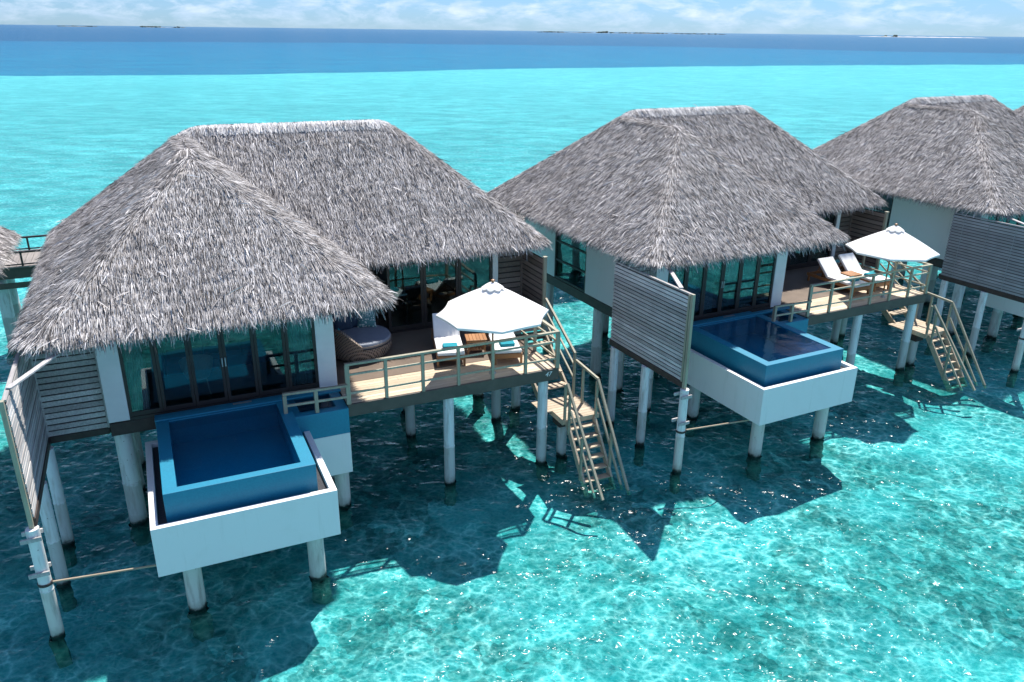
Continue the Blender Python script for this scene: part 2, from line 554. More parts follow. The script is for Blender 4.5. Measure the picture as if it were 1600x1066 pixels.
def thing(name, label, cat, key, base, group=None, rz=0.):
    o = bpy.data.objects.new(name, None)
    o.empty_display_size = .2
    COL.objects.link(o)
    x, y, yaw = FRAME[key]
    c, s_ = math.cos(yaw), math.sin(yaw)
    o.location = (x + base[0] * c - base[1] * s_, y + base[0] * s_ + base[1] * c, base[2])
    o.rotation_euler = (0, 0, yaw + rz)
    o['label'] = label
    o['category'] = cat
    if group:
        o['group'] = group
    BASE[o] = Vector(base)
    return o


def obj(name, mb, mat, parent=None, smooth=False, bevel=0., label=None):
    me = bpy.data.meshes.new(name)
    b = BASE[parent] if parent else Vector((0, 0, 0))
    me.from_pydata([(q[0] - b.x, q[1] - b.y, q[2] - b.z) for q in mb.v], [], mb.f)
    me.materials.append(MAT[mat])
    if smooth:
        me.polygons.foreach_set('use_smooth', [True] * len(me.polygons))
        try:
            me.set_sharp_from_angle(angle=R(40))
        except Exception:
            pass
    o = bpy.data.objects.new(name, me)
    COL.objects.link(o)
    if parent:
        o.parent = parent
        BASE[o] = b
    if bevel:
        m = o.modifiers.new('bevel', 'BEVEL')
        m.width = bevel
        m.segments = 2
        m.limit_method = 'ANGLE'
    if label:
        o['label'] = label
    return o


KIDS = {}


def dup(root, key, label, base=None, dz=0., rz=0.):
    base = Vector(base) if base is not None else BASE[root]
    x, y, yaw = FRAME[key]
    c, s_ = math.cos(yaw), math.sin(yaw)
    r = root.copy()
    COL.objects.link(r)
    r.location = (x + base[0] * c - base[1] * s_, y + base[0] * s_ + base[1] * c, base[2] + dz)
    r.rotation_euler = (0, 0, yaw + rz)
    r['label'] = label
    for ch in KIDS[root]:
        k = ch.copy()
        COL.objects.link(k)
        k.parent = r
        for g_ in KIDS.get(ch, ()):
            q = g_.copy()
            COL.objects.link(q)
            q.parent = k
    return r


def note_kids():
    KIDS.clear()
    for o in COL.objects:
        if o.parent:
            KIDS.setdefault(o.parent, []).append(o)


def big_mesh(name, verts, quads, mat, smooth=False):
    me = bpy.data.meshes.new(name)
    nv, nf = len(verts), len(quads)
    me.vertices.add(nv)
    me.vertices.foreach_set('co', np.ascontiguousarray(verts, dtype=np.float32).ravel())
    me.loops.add(nf * 4)
    me.loops.foreach_set('vertex_index', np.ascontiguousarray(quads, dtype=np.int32).ravel())
    me.polygons.add(nf)
    me.polygons.foreach_set('loop_start', np.arange(0, nf * 4, 4, dtype=np.int32))
    if smooth:
        me.polygons.foreach_set('use_smooth', np.ones(nf, dtype=bool))
    me.materials.append(MAT[mat])
    me.update()
    me.validate()
    return me


# ------------------------------------------------------------------ the setting: sea, sea bed, deep water
def plain(name, verts, faces, mat):
    m = MB()
    m.add(verts, faces)
    o = obj(name, m, mat)
    o['kind'] = 'structure'
    return o


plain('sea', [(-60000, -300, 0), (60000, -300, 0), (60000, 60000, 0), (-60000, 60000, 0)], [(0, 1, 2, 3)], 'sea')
edge = [(-700, 20), (-300, 121), (-183.8, 170), (-121.3, 196.6), (-95.3, 205.5), (-66.7, 215.3), (-37.3, 238.1), (-1.1, 266.1), (95.8, 319.3),
        (223.5, 370.7), (485.7, 460.1), (1200, 640)]
# refine the reef edge with small bays
fine = []
for (x0, y0), (x1, y1) in zip(edge[:-1], edge[1:]):
    n = max(1, int(math.hypot(x1 - x0, y1 - y0) / 4))
    for i in range(n):
        f = i / n
        fine.append((x0 + (x1 - x0) * f, y0 + (y1 - y0) * f + 2.5 * math.sin(.13 * (x0 + (x1 - x0) * f)) * math.sin(.031 * x0 + .047 * i) + random.uniform(-.7, .7)))
fine.append(edge[-1])
zb_ = -0.86
vs, fs = [], []
for x, y in fine:
    vs += [(x, -300, zb_), (x, y, zb_)]
for i in range(len(fine) - 1):
    fs.append((2 * i, 2 * i + 2, 2 * i + 3, 2 * i + 1))
plain('seabed', vs, fs, 'bed')


def value_noise(x, y, cell, seed):
    r = np.random.default_rng(seed).uniform(0, 1, (97, 97))
    u, v = x / cell, y / cell
    i, j = np.floor(u).astype(int), np.floor(v).astype(int)
    fu, fv = u - i, v - j
    fu, fv = fu * fu * (3 - 2 * fu), fv * fv * (3 - 2 * fv)
    a, b, c, d = r[i % 97, j % 97], r[(i + 1) % 97, j % 97], r[i % 97, (j + 1) % 97], r[(i + 1) % 97, (j + 1) % 97]
    return (a * (1 - fu) + b * fu) * (1 - fv) + (c * (1 - fu) + d * fu) * fv


# humps of sand and rubble round the piles
gx_, gy_ = np.meshgrid(np.arange(-20, 42, .16), np.arange(6, 48, .16), indexing='ij')
hz = .20 * value_noise(gx_, gy_, 1.7, 1) + .14 * value_noise(gx_, gy_, .62, 2) + .05 * value_noise(gx_, gy_, .33, 3)
fade = np.clip(np.minimum(np.minimum(gx_ + 20, 42 - gx_), np.minimum(gy_ - 6, 48 - gy_)) / 3, 0, 1)
nu_, nv_ = gx_.shape
vv_ = np.stack([gx_, gy_, zb_ + .004 + hz * fade], 2).reshape(-1, 3)
ii = np.arange(nu_ * nv_).reshape(nu_, nv_)
qq = np.stack([ii[:-1, :-1], ii[1:, :-1], ii[1:, 1:], ii[:-1, 1:]], 2).reshape(-1, 4)
bo = bpy.data.objects.new('seabed_humps', big_mesh('seabed_humps', vv_, qq, 'bed', True))
COL.objects.link(bo)
bo['kind'] = 'structure'
vs, fs = [], []
for x, y in fine:
    vs += [(x, y, zb_ - .004), (x - 1.5, y + 5, zb_ - 2.2), (x * 1.0, max(y + 60, 60000), zb_ - 2.4)]
for i in range(len(fine) - 1):
    a = 3 * i
    fs += [(a, a + 3, a + 4, a + 1), (a + 1, a + 4, a + 5, a + 2)]
xl, xr = fine[0][0], fine[-1][0]
n0 = len(vs)
vs += [(-60000, -300, zb_ - 2.4), (xl, -300, zb_ - 2.4), (xl, 60000, zb_ - 2.4), (-60000, 60000, zb_ - 2.4),
       (xr, -300, zb_ - 2.4), (60000, -300, zb_ - 2.4), (60000, 60000, zb_ - 2.4), (xr, 60000, zb_ - 2.4)]
fs += [(n0, n0 + 1, n0 + 2, n0 + 3), (n0 + 4, n0 + 5, n0 + 6, n0 + 7)]
plain('deep_seabed', vs, fs, 'deep')

import bmesh
bm = bmesh.new()
bmesh.ops.create_icosphere(bm, subdivisions=2, radius=1)
iv = np.array([v.co[:] for v in bm.verts])
itri = [tuple(v.index for v in f.verts) for f in bm.faces]
bm.free()


# ------------------------------------------------------------------ thatched roof shape
ZE, ZR, ZR2 = 4.98, 8.02, 7.86
MU0, MU1, MV0, MV1 = -5.98, 6.58, 3.12, 9.95           # main roof eaves
WU0, WU1, WV0 = -5.98, 1.1, -0.14                      # front wing eaves
RIDGE_V, RIDGE_U0, RIDGE_U1 = 6.70, -2.45, 3.09
APEX_U, APEX_V = -2.43, 3.73
SF = (ZR - ZE) / (RIDGE_V - MV0)
SB = (ZR - ZE) / (MV1 - RIDGE_V)
SR = (ZR - ZE) / (MU1 - RIDGE_U1)
SL = (ZR2 - ZE) / (APEX_U - WU0)
SWF = (ZR2 - ZE) / (APEX_V - WV0)
SWR = (ZR2 - ZE) / (WU1 - APEX_U)


def smin(a, b, k):
    h = np.clip(.5 + .5 * (b - a) / k, 0, 1)
    return b * (1 - h) + a * h - k * h * (1 - h)


def roof_z(u, v):
    k = .40
    m = smin(smin(SF * (v - MV0), SB * (MV1 - v), .16), smin(SR * (MU1 - u), SL * (u - MU0), .16), k)
    w = smin(smin(SL * (u - WU0), SWR * (WU1 - u), .3), SWF * (v - WV0), k)
    w = np.where(v > RIDGE_V, -9, np.minimum(w, ZR2 - ZE + .06))
    return ZE + np.minimum(np.maximum(m, w), ZR - ZE + .02)


def roof_grad(u, v, e=.03):
    return (roof_z(u + e, v) - roof_z(u - e, v)) / (2 * e), (roof_z(u, v + e) - roof_z(u, v - e)) / (2 * e)


def blades(p, d, n, L, wd, lift, droop, roll, swing):
    """strips of three stations: p start, d downhill, n normal; all arrays"""
    N = len(p)
    sdv = np.cross(d, n)
    ca, sa = np.cos(swing)[:, None], np.sin(swing)[:, None]
    d = d * ca + sdv * sa
    sdv = np.cross(d, n)
    cr_, sr_ = np.cos(roll)[:, None], np.sin(roll)[:, None]
    side = sdv * cr_ + n * sr_
    L, wd, lift, droop = L[:, None], wd[:, None], lift[:, None], droop[:, None]
    zz = np.array([0, 0, 1.])
    p1 = p + d * L * .5 + n * lift * .75 - zz * droop * .3
    p2 = p + d * L + n * lift - zz * droop
    V = np.empty((N, 6, 3))
    for i, (c, k) in enumerate(((p, 1.), (p1, .9), (p2, .35))):
        V[:, 2 * i] = c - side * wd * k / 2
        V[:, 2 * i + 1] = c + side * wd * k / 2
    i0 = (np.arange(N) * 6)[:, None]
    Q = np.concatenate([i0 + np.array([0, 1, 3, 2]), i0 + np.array([2, 3, 5, 4])], 1).reshape(-1, 4)
    return V.reshape(-1, 3), Q


def frame_at(u, v):
    gx, gy = roof_grad(u, v)
    nn = np.stack([-gx, -gy, np.ones_like(gx)], 1)
    nn /= np.linalg.norm(nn, axis=1, keepdims=True)
    g2 = gx ** 2 + gy ** 2
    dd = np.stack([-gx, -gy, -g2], 1)
    dd /= np.maximum(np.linalg.norm(dd, axis=1, keepdims=True), 1e-6)
    return nn, dd


def make_thatch(n_body, n_fringe):
    VV, QQ = [], []
    off = 0

    def push(a):
        nonlocal off
        VV.append(a[0])
        QQ.append(a[1] + off)
        off += len(a[0])

    u = RNG.uniform(MU0 - .1, MU1 + .1, n_body * 2)
    v = RNG.uniform(WV0 - .1, MV1 + .1, n_body * 2)
    z = roof_z(u, v)
    ok = z > ZE
    u, v, z = u[ok][:n_body], v[ok][:n_body], z[ok][:n_body]
    n, d = frame_at(u, v)
    N = len(u)
    # tiers: leaves are laid in courses, butt ends step a little
    tier = ((z - ZE) / .17 + .35 * np.sin(u * 1.7 + v * 1.3)) % 1.0
    p = np.stack([u, v, z], 1) + n * (RNG.uniform(.0, .05, N) + .025 * (1 - tier))[:, None]
    push(blades(p, d, n, RNG.uniform(.12, .28, N), RNG.uniform(.006, .014, N), RNG.gamma(2., .008, N) + .005, np.zeros(N),
                RNG.normal(0, .36, N), RNG.normal(0, .10, N)))
    # a few stray, raised leaves
    m = N // 200
    i = RNG.integers(0, N, m)
    push(blades(p[i], d[i], n[i], RNG.uniform(.25, .5, m), RNG.uniform(.012, .03, m), RNG.uniform(.05, .12, m), np.zeros(m),
                RNG.normal(0, .7, m), RNG.normal(0, .6, m)))
    # fringe along the eaves, hanging past the edge in layers
    u = RNG.uniform(MU0 - .1, MU1 + .1, n_fringe * 26)
    v = RNG.uniform(WV0 - .1, MV1 + .1, n_fringe * 26)
    z = roof_z(u, v)
    gx, gy = roof_grad(u, v)
    ds = (z - ZE) / np.maximum(np.hypot(gx, gy), .2)
    ok = (ds > -.02) & (ds < .22)
    u, v, z = u[ok][:n_fringe], v[ok][:n_fringe], z[ok][:n_fringe]
    n, d = frame_at(u, v)
    N = len(u)
    lay = RNG.uniform(0, 1, N) ** 1.3
    p = np.stack([u, v, z - .09 * lay + .05], 1)
    p -= np.stack([d[:, 0], d[:, 1], 0 * u], 1) * (.10 * lay)[:, None]
    L = RNG.uniform(.12, .27, N) + (RNG.uniform(0, 1, N) > .95) * RNG.uniform(.05, .2, N)
    push(blades(p, d, n, L, RNG.uniform(.009, .022, N), RNG.normal(.02, .035, N), RNG.uniform(.01, .12, N) * (1 + .6 * lay),
                RNG.normal(0, .6, N), RNG.normal(0, .24, N)))
    return big_mesh('thatch_roof', np.concatenate(VV), np.concatenate(QQ), 'thatch')


def make_shell():
    """the packed thatch under the loose leaves, with an underside"""
    st = .14
    U = np.arange(MU0 - .2, MU1 + .2, st)
    Vv = np.arange(WV0 - .2, MV1 + .2, st)
    uu, vv = np.meshgrid(U, Vv, indexing='ij')
    z = roof_z(uu, vv)
    ok = z > ZE - .02
    m = MB()
    nu, nv = uu.shape
    idx = -np.ones((nu, nv), int)
    k = 0
    pts = []
    for i in range(nu):
        for j in range(nv):
            if ok[i, j]:
                idx[i, j] = k
                k += 1
                pts.append((uu[i, j], vv[i, j], z[i, j] - .02))
    top = len(pts)
    pts += [(a, b, c - .13) for a, b, c in pts]
    fs = []
    cellok = ok[:-1, :-1] & ok[1:, :-1] & ok[:-1, 1:] & ok[1:, 1:]
    for i in range(nu - 1):
        for j in range(nv - 1):
            if cellok[i, j]:
                a, b, c, d = idx[i, j], idx[i + 1, j], idx[i + 1, j + 1], idx[i, j + 1]
                fs += [(a, b, c, d), (d + top, c + top, b + top, a + top)]
                for (di, dj, e) in ((0, -1, (b, a)), (1, 0, (c, b)), (0, 1, (d, c)), (-1, 0, (a, d))):
                    ii, jj = i + di, j + dj
                    if not (0 <= ii < nu - 1 and 0 <= jj < nv - 1 and cellok[ii, jj]):
                        fs.append((e[0], e[1], e[1] + top, e[0] + top))
    m.add(pts, fs)
    return m


def make_ridge_cap():
    """rolls of paler leaf laid over the ridges"""
    VV, QQ, off = [], [], 0

    def roll(p0, p1, hw, den, rise):
        nonlocal off
        p0, p1 = np.array(p0), np.array(p1)
        ln = np.linalg.norm(p1 - p0)
        ax = (p1 - p0) / ln
        N = int(den * ln)
        for sgn in (-1, 1):
            t_ = RNG.uniform(-.02, 1.02, N)
            c = p0 + (p1 - p0) * t_[:, None]
            side = np.cross(ax, [0, 0, 1.]) * sgn
            d = side * .80 + np.array([0, 0, -.60])
            d = np.repeat(d[None], N, 0)
            n = np.repeat((side * .60 + np.array([0, 0, .80]))[None], N, 0)
            c[:, 2] = roof_z(c[:, 0], c[:, 1]) + .05
            c = c + np.array([0, 0, rise]) + n * RNG.uniform(0, .035, N)[:, None] + d * RNG.uniform(-.03, .06, N)[:, None]
            a = blades(c, d, n, RNG.uniform(hw * .75, hw * 1.15, N), RNG.uniform(.02, .05, N), RNG.uniform(.0, .03, N), np.zeros(N),
                       RNG.normal(0, .3, N), RNG.normal(0, .12, N))
            VV.append(a[0])
            QQ.append(a[1] + off)
            off += len(a[0])

    zt = ZR + .05
    roll((RIDGE_U0 + .05, RIDGE_V, zt), (RIDGE_U1 - .02, RIDGE_V, zt), .32, 520, .02)
    roll((RIDGE_U1 - .05, RIDGE_V, zt), (RIDGE_U1 + .6, RIDGE_V, zt), .2, 260, .0)
    return big_mesh('ridge_cap', np.concatenate(VV), np.concatenate(QQ), 'thatch_cap')


def make_wing_roll():
    VV, QQ, off = [], [], 0
    p0, p1 = np.array((APEX_U, RIDGE_V, ZR - .04)), np.array((APEX_U + .0, APEX_V + .1, ZR2 - .04))
    ax = (p1 - p0) / np.linalg.norm(p1 - p0)
    N = 2200
    for sgn in (-1, 1):
        t_ = RNG.uniform(-.02, 1.0, N)
        c = p0 + (p1 - p0) * t_[:, None]
        side = np.cross(ax, [0, 0, 1.]) * sgn
        d = np.repeat((side * .80 + np.array([0, 0, -.60]))[None], N, 0)
        n = np.repeat((side * .60 + np.array([0, 0, .80]))[None], N, 0)
        c[:, 2] = roof_z(c[:, 0], c[:, 1]) + .01
        c = c + n * RNG.uniform(0, .04, N)[:, None] + d * RNG.uniform(-.04, .1, N)[:, None]
        a = blades(c, d, n, RNG.uniform(.28, .46, N), RNG.uniform(.018, .04, N), RNG.uniform(.0, .04, N), np.zeros(N), RNG.normal(0, .4, N), RNG.normal(0, .16, N))
        VV.append(a[0])
        QQ.append(a[1] + off)
        off += len(a[0])
    # the butt end of the roll, standing a little proud of the front slope
    N = 900
    u = APEX_U + RNG.uniform(-.48, .48, N)
    v = APEX_V + .12 + RNG.uniform(-.05, .12, N)
    c = np.stack([u, v, roof_z(u, v) + .05 + RNG.uniform(0, .05, N)], 1)
    nn_, dd2 = frame_at(u, v)
    d = np.stack([dd2[:, 0] * .3, -np.ones(N) * .82, -np.ones(N) * .45], 1)
    d /= np.linalg.norm(d, axis=1, keepdims=True)
    n = np.stack([np.zeros(N), -np.ones(N) * .45, np.ones(N) * .82], 1)
    a = blades(c, d, n, RNG.uniform(.2, .34, N), RNG.uniform(.012, .026, N), RNG.uniform(.03, .06, N), np.zeros(N), RNG.normal(0, .3, N), RNG.normal(0, .1, N))
    VV.append(a[0])
    QQ.append(a[1] + off)
    return big_mesh('ridge_roll', np.concatenate(VV), np.concatenate(QQ), 'thatch')


def mesh_obj(name, me, parent):
    o = bpy.data.objects.new(name, me)
    COL.objects.link(o)
    o.parent = parent
    BASE[o] = BASE[parent]
    b = BASE[parent]
    n = len(me.vertices)
    co = np.empty(n * 3, np.float32)
    me.vertices.foreach_get('co', co)
    co = co.reshape(-1, 3) - np.array(b[:], np.float32)
    me.vertices.foreach_set('co', co.ravel())
    me.update()
    return o


# ------------------------------------------------------------------ villa
ZD = 2.647                     # deck level
VL = {
    'a': 'large thatched overwater villa nearest in the photo, behind the round wicker daybed',
    'b': 'thatched overwater villa in the middle of the row, its folding doors hung with pale curtains',
    'c': 'thatched overwater villa at the right edge with a blank white side wall',
    'z': 'thatched villa cut off by the left edge, only a corner of its roof showing',
    'd': 'farthest thatched villa, only a sliver of roof showing above the right edge',
}


def pile(parent, u, v, top, r=.13, mat='pile', joint=True, name='piling', lean=0.):
    m = MB()
    m.cyl((u + lean, v, -.08), (u + lean * .5, v, 1.0), r * 1.02, r, 24)
    rr = random.Random(int(u * 100) * 7 + int(v * 100))
    prof, ox = [], [0., 0.]
    vv, ff = [], []
    for j in range(9):                                   # growth below the waterline
        z = -.06 - .12 * j
        ox = [ox[0] + rr.uniform(-.035, .035), ox[1] + rr.uniform(-.02, .02)]
        for i in range(14):
            a_ = 2 * math.pi * i / 14
            q = r * rr.uniform(.82, 1.32)
            vv.append((u + lean + ox[0] + q * math.cos(a_), v + ox[1] + q * math.sin(a_), z + rr.uniform(-.02, .02)))
    for j in range(8):
        for i in range(14):
            k = (i + 1) % 14
            ff.append((14 * j + i, 14 * j + 14 + i, 14 * j + 14 + k, 14 * j + k))
    m.add(vv, ff)
    m.cyl((u + lean * .5, v, 1.002), (u, v, top), r * .985, r * .97, 24)
    if joint:
        m.lathe((u + lean * .5, v, .985), [(r * 1.0, 0), (r * 1.05, .01), (r * 1.05, .03), (r * .98, .045)], 24)
    return obj(name, m, mat, parent, smooth=True)


def build_villa():
    g = 'thatched overwater villas'
    t_ = thing('overwater_villa', VL['a'], 'villa', 'a', (0, 1.12, 0), g)
    roof = obj('roof', make_shell(), 'thatch_base', t_, smooth=False)
    th = mesh_obj('thatch', make_thatch(360000, 20000), roof)
    mesh_obj('ridge_cap', make_ridge_cap(), roof)
    mesh_obj('ridge_roll', make_wing_roll(), roof)
    zt = 5.0
    # floor slab and dark perimeter beam
    m = MB()
    m.box(-4.80, 5.25, 1.16, 8.9, 2.50, 2.655)
    obj('floor', m, 'floor_tile', t_)
    m = MB()
    m.box(-4.83, .02, 1.10, 1.24, 2.33, 2.62)          # front beam
    m.box(-4.845, -4.70, 1.24, 8.9, 2.33, 2.64)         # left beam
    m.box(-6.0, -4.85, 1.36, 1.48, 2.30, 2.45)
    m.box(5.16, 5.32, 4.1, 8.9, 2.33, 2.64)
    m.box(-4.70, 5.16, 8.76, 8.9, 2.33, 2.64)
    obj('floor_beam', m, 'beam', t_, bevel=.006)
    # walls
    m = MB()
    m.box(-4.84, -4.72, 1.42, 4.72, 2.66, zt + .9)
    m.box(-4.84, -4.72, 6.70, 8.9, 2.66, zt + .9)
    m.box(-4.835, -4.725, 4.72, 6.70, 4.66, zt + .9)
    obj('wall', m, 'plaster', t_, label='blank white side wall with one tall window')
    m = MB()
    m.box(5.16, 5.29, 4.12, 8.9, 2.66, zt + .7)
    obj('wall', m, 'plaster', t_)
    m = MB()
    m.box(-4.72, 5.16, 8.78, 8.9, 2.66, zt + .8)
    obj('wall', m, 'interior', t_)
    m = MB()
    m.box(-.10, .01, 1.42, 3.95, 2.66, zt + .9)         # wing's side wall facing the deck
    obj('wall', m, 'navy', t_)
    m = MB()
    m.box(-4.72, -.02, 5.4, 5.5, 2.66, zt + 1.1)
    obj('wall', m, 'interior', t_)
    # columns of the front wing
    for a, b in ((-4.84, -4.43), (-.405, .015)):
        m = MB()
        m.box(a, b, 1.10, 1.42, 2.645, zt + .25)
        obj('corner_column', m, 'column', t_, bevel=.01)
    m = MB()
    m.box(5.20, 5.36, 3.92, 4.10, 2.645, zt + .4)
    obj('corner_column', m, 'column', t_, bevel=.01)
    # six folding door leaves
    n, u0, u1 = 6, -4.43, -.405
    w = (u1 - u0) / n
    for i in range(n):
        a, b = u0 + i * w + .003, u0 + (i + 1) * w - .003
        z0, z1 = 2.70, zt + .2
        st_ = .065
        m = MB()
        m.box(a, a + st_, 1.12, 1.18, z0, z1)
        m.box(b - st_, b, 1.12, 1.18, z0, z1)
        m.box(a + st_, b - st_, 1.123, 1.177, z0, z0 + .10)
        m.box(a + st_, b - st_, 1.123, 1.177, z1 - .1, z1)
        d = obj('folding_door', m, 'frame', t_, bevel=.004)
        p = MB()
        p.box(a + st_, b - st_, 1.145, 1.153, z0 + .10, z1 - .1)
        obj('glass_pane', p, 'glass', d)
        if i in (2, 3):
            h_ = MB()
            hx = b - .03 if i == 2 else a + .03
            h_.box(hx - .012, hx + .012, 1.085, 1.12, 3.55, 3.75)
            obj('handle', h_, 'steel', d)
    m = MB()
    m.box(u0, u1, 1.105, 1.20, 2.625, 2.697)
    obj('door_sill', m, 'frame', t_)
    # glass doors at the back of the deck
    n, u0, u1 = 5, .05, 5.20
    w = (u1 - u0) / n
    for i in range(n):
        a, b = u0 + i * w + .003, u0 + (i + 1) * w - .003
        if i == 1:
            a, b = a - .55, b - .55                      # one leaf slid open
        y = 3.96 if i != 1 else 4.03
        m = MB()
        m.box(a, a + .08, y, y + .06, 2.70, zt + .5)
        m.box(b - .08, b, y, y + .06, 2.70, zt + .5)
        m.box(a + .08, b - .08, y + .003, y + .057, 2.70, 2.82)
        m.box(a + .08, b - .08, y + .003, y + .057, zt + .3, zt + .5)
        d = obj('sliding_door', m, 'frame', t_, bevel=.004)
        p = MB()
        p.box(a + .08, b - .08, y + .026, y + .034, 2.82, zt + .3)
        obj('glass_pane', p, 'glass', d)
    m = MB()
    m.box(.02, 5.2, 3.93, 4.12, 2.64, 2.695)
    obj('door_sill', m, 'frame', t_)
    # side window, three panes high
    m = MB()
    y0, y1 = 4.72, 6.70
    for z0, z1 in ((2.66, 2.72), (3.28, 3.33), (3.92, 3.97), (4.58, 4.655)):
        m.box(-4.83, -4.75, y0 + .06, y1 - .06, z0, z1)
    m.box(-4.832, -4.748, y0, y0 + .06, 2.66, 4.655)
    m.box(-4.832, -4.748, y1 - .06, y1, 2.66, 4.655)
    wd_ = obj('window', m, 'frame', t_)
    p = MB()
    p.box(-4.795, -4.787, y0 + .06, y1 - .06, 2.72, 4.58)
    obj('glass_pane', p, 'glass', wd_)
    # piles under the house
    for u, v, r in ((-4.64, 1.43, .185), (-4.62, 4.2, .17), (-4.62, 7.4, .17), (-2.2, 4.2, .17), (-2.2, 7.4, .17), (.3, 4.4, .17),
                    (.3, 7.4, .17), (2.7, 4.4, .16), (2.7, 7.4, .17), (5.0, 4.6, .16), (5.0, 7.4, .17), (-.2, 1.5, .17), (-4.62, 2.9, .15)):
        pile(t_, u, v, 2.50, r)
    return t_


villa = build_villa()
note_kids()
for k in 'bczd':
    dup(villa, k, VL[k])

# ------------------------------------------------------------------ plunge pool
PL = {
    'a': 'blue tiled plunge pool in a white tank, with its still water, nearest in the photo',
    'b': 'blue tiled plunge pool of the middle villa, sunlight glittering on its front rim',
    'c': 'white pool tank glimpsed under the slatted fence at the right edge',
}


def build_pool():
    t_ = thing('plunge_pool', PL['a'], 'pool', 'a', (-2.56, -1, 0), 'plunge pools of the villas')
    m = MB()
    # tapered white overflow tank
    x0, x1, y0, y1, zt, zb2 = -4.2125, -.9103, -2.7337, .776, 2.2286, 1.229
    th = .13
    o_ = [(x0, y0), (x1, y0), (x1, y1), (x0, y1)]
    i_ = [(x0 + th, y0 + th), (x1 - th, y0 + th), (x1 - th, y1 - th), (x0 + th, y1 - th)]
    v = [(x, y, zb2) for x, y in o_] + [(x, y, zt) for x, y in o_] + [(x, y, zt) for x, y in i_] + [(x, y, 2.0) for x, y in i_]
    f = [(3, 2, 1, 0)]
    for i in range(4):
        j = (i + 1) % 4
        f += [(i, j, 4 + j, 4 + i), (4 + i, 4 + j, 8 + j, 8 + i), (8 + i, 8 + j, 12 + j, 12 + i)]
    f.append((12, 13, 14, 15))
    m.add(v, f)
    m.box(-.9073, -.022, -.086, .78, .986, 1.995)
    obj('overflow_tank', m, 'plaster', t_, bevel=.008)
    m = MB()
    m.box(x0 + th + .002, x1 - th - .002, y0 + th + .002, y1 - th - .002, 2.02, 2.13)
    obj('pebble_bed', m, 'gravel', t_)
    # basin: outer shell and inner shell share the rim
    m = MB()
    zP = 2.718
    X0, X1, Y0, Y1 = -3.9325, -1.2236, -2.4428, .7517
    a0, a1, b0, b1 = -3.6875, -1.4755, -2.2558, .56
    o_ = [(X0, Y0), (X1, Y0), (X1, Y1), (X0, Y1)]
    i_ = [(a0, b0), (a1, b0), (a1, b1), (a0, b1)]
    v = [(x, y, 2.12) for x, y in o_] + [(x, y, zP) for x, y in o_] + [(x, y, zP) for x, y in i_] + [(x, y, 2.50) for x, y in i_]
    f = []
    for i in range(4):
        j = (i + 1) % 4
        f += [(i, j, 4 + j, 4 + i), (4 + i, 4 + j, 8 + j, 8 + i), (8 + i, 8 + j, 12 + j, 12 + i)]
    m.add(v, f)
    bs = obj('pool_basin', m, 'mosaic', t_, bevel=.008)
    m = MB()
    v = [(x, y, 2.50) for x, y in i_] + [(x, y, 2.16) for x, y in i_]
    f = [(i, (i + 1) % 4, 4 + (i + 1) % 4, 4 + i) for i in range(4)] + [(4, 5, 6, 7)]
    m.add(v, f)
    obj('pool_floor', m, 'mosaic_deep', bs)
    # raised rear kerb of the pool below the doors
    m = MB()
    m.box(X0 - .02, -1.24, .755, 1.098, 2.30, 2.66)
    m.box(X0 - .02, -.02, .60, .752, 2.722, 2.76)
    obj('rear_kerb', m, 'mosaic', t_, bevel=.006)
    # step block on the right with its own small basin
    m = MB()
    zB = 2.605
    X0, X1, Y0, Y1 = -1.2216, -.021, -.088, 1.098
    a0, a1, b0, b1 = -1.05, -.26, .12, .98
    o_ = [(X0, Y0), (X1, Y0), (X1, Y1), (X0, Y1)]
    i_ = [(a0, b0), (a1, b0), (a1, b1), (a0, b1)]
    v = [(x, y, 1.997) for x, y in o_] + [(x, y, zB) for x, y in o_] + [(x, y, zB) for x, y in i_] + [(x, y, 2.2) for x, y in i_]
    f = [(3, 2, 1, 0)]
    for i in range(4):
        j = (i + 1) % 4
        f += [(i, j, 4 + j, 4 + i), (4 + i, 4 + j, 8 + j, 8 + i), (8 + i, 8 + j, 12 + j, 12 + i)]
    f.append((12, 13, 14, 15))
    m.add(v, f)
    sb = obj('step_block', m, 'mosaic', t_, bevel=.008)
    m = MB()
    m.add([(a0 + .002, b0 + .002, 2.52), (a1 - .002, b0 + .002, 2.52), (a1 - .002, b1 - .002, 2.52), (a0 + .002, b1 - .002, 2.52)], [(0, 1, 2, 3)])
    obj('step_water', m, 'pool_water', sb)
    m = MB()
    m.add([(-3.6855, -2.2538, 2.700), (-1.4775, -2.2538, 2.700), (-1.4775, .558, 2.700), (-3.6855, .558, 2.700)], [(0, 1, 2, 3)])
    obj('pool_water', m, 'pool_water', t_)
    # low rail on the step block
    rl = MB()
    rl.beam((-1.40, -.01, 3.16), (.0, -.05, 3.14), .075, .05)
    rl.beam((-1.36, -.012, 2.88), (-.03, -.05, 2.87), .045, .05)
    hr = obj('low_rail', rl, 'rail_wood', t_, bevel=.004)
    for u in (-1.365, -.70):
        p = MB()
        p.box(u - .04, u + .04, -.06, .03, 2.607 if u > -1.2 else 2.70, 3.134)
        obj('rail_post', p, 'rail_wood', hr, bevel=.004)
    # skimmer lid on the rear kerb
    m = MB()
    m.box(-2.35, -1.95, .86, 1.02, 2.66, 2.675)
    obj('skimmer_lid', m, 'steel', t_)
    pile(t_, -3.66, -2.18, 1.229, .165, 'pile_rust', joint=False)
    pile(t_, -1.33, -2.18, 1.229, .165, 'pile_rust', joint=False)
    pile(t_, -.22, .25, .986, .17, 'pile_rust', joint=False)
    pile(t_, -3.66, .4, 1.229, .165, 'pile', joint=False)
    return t_


pool = build_pool()


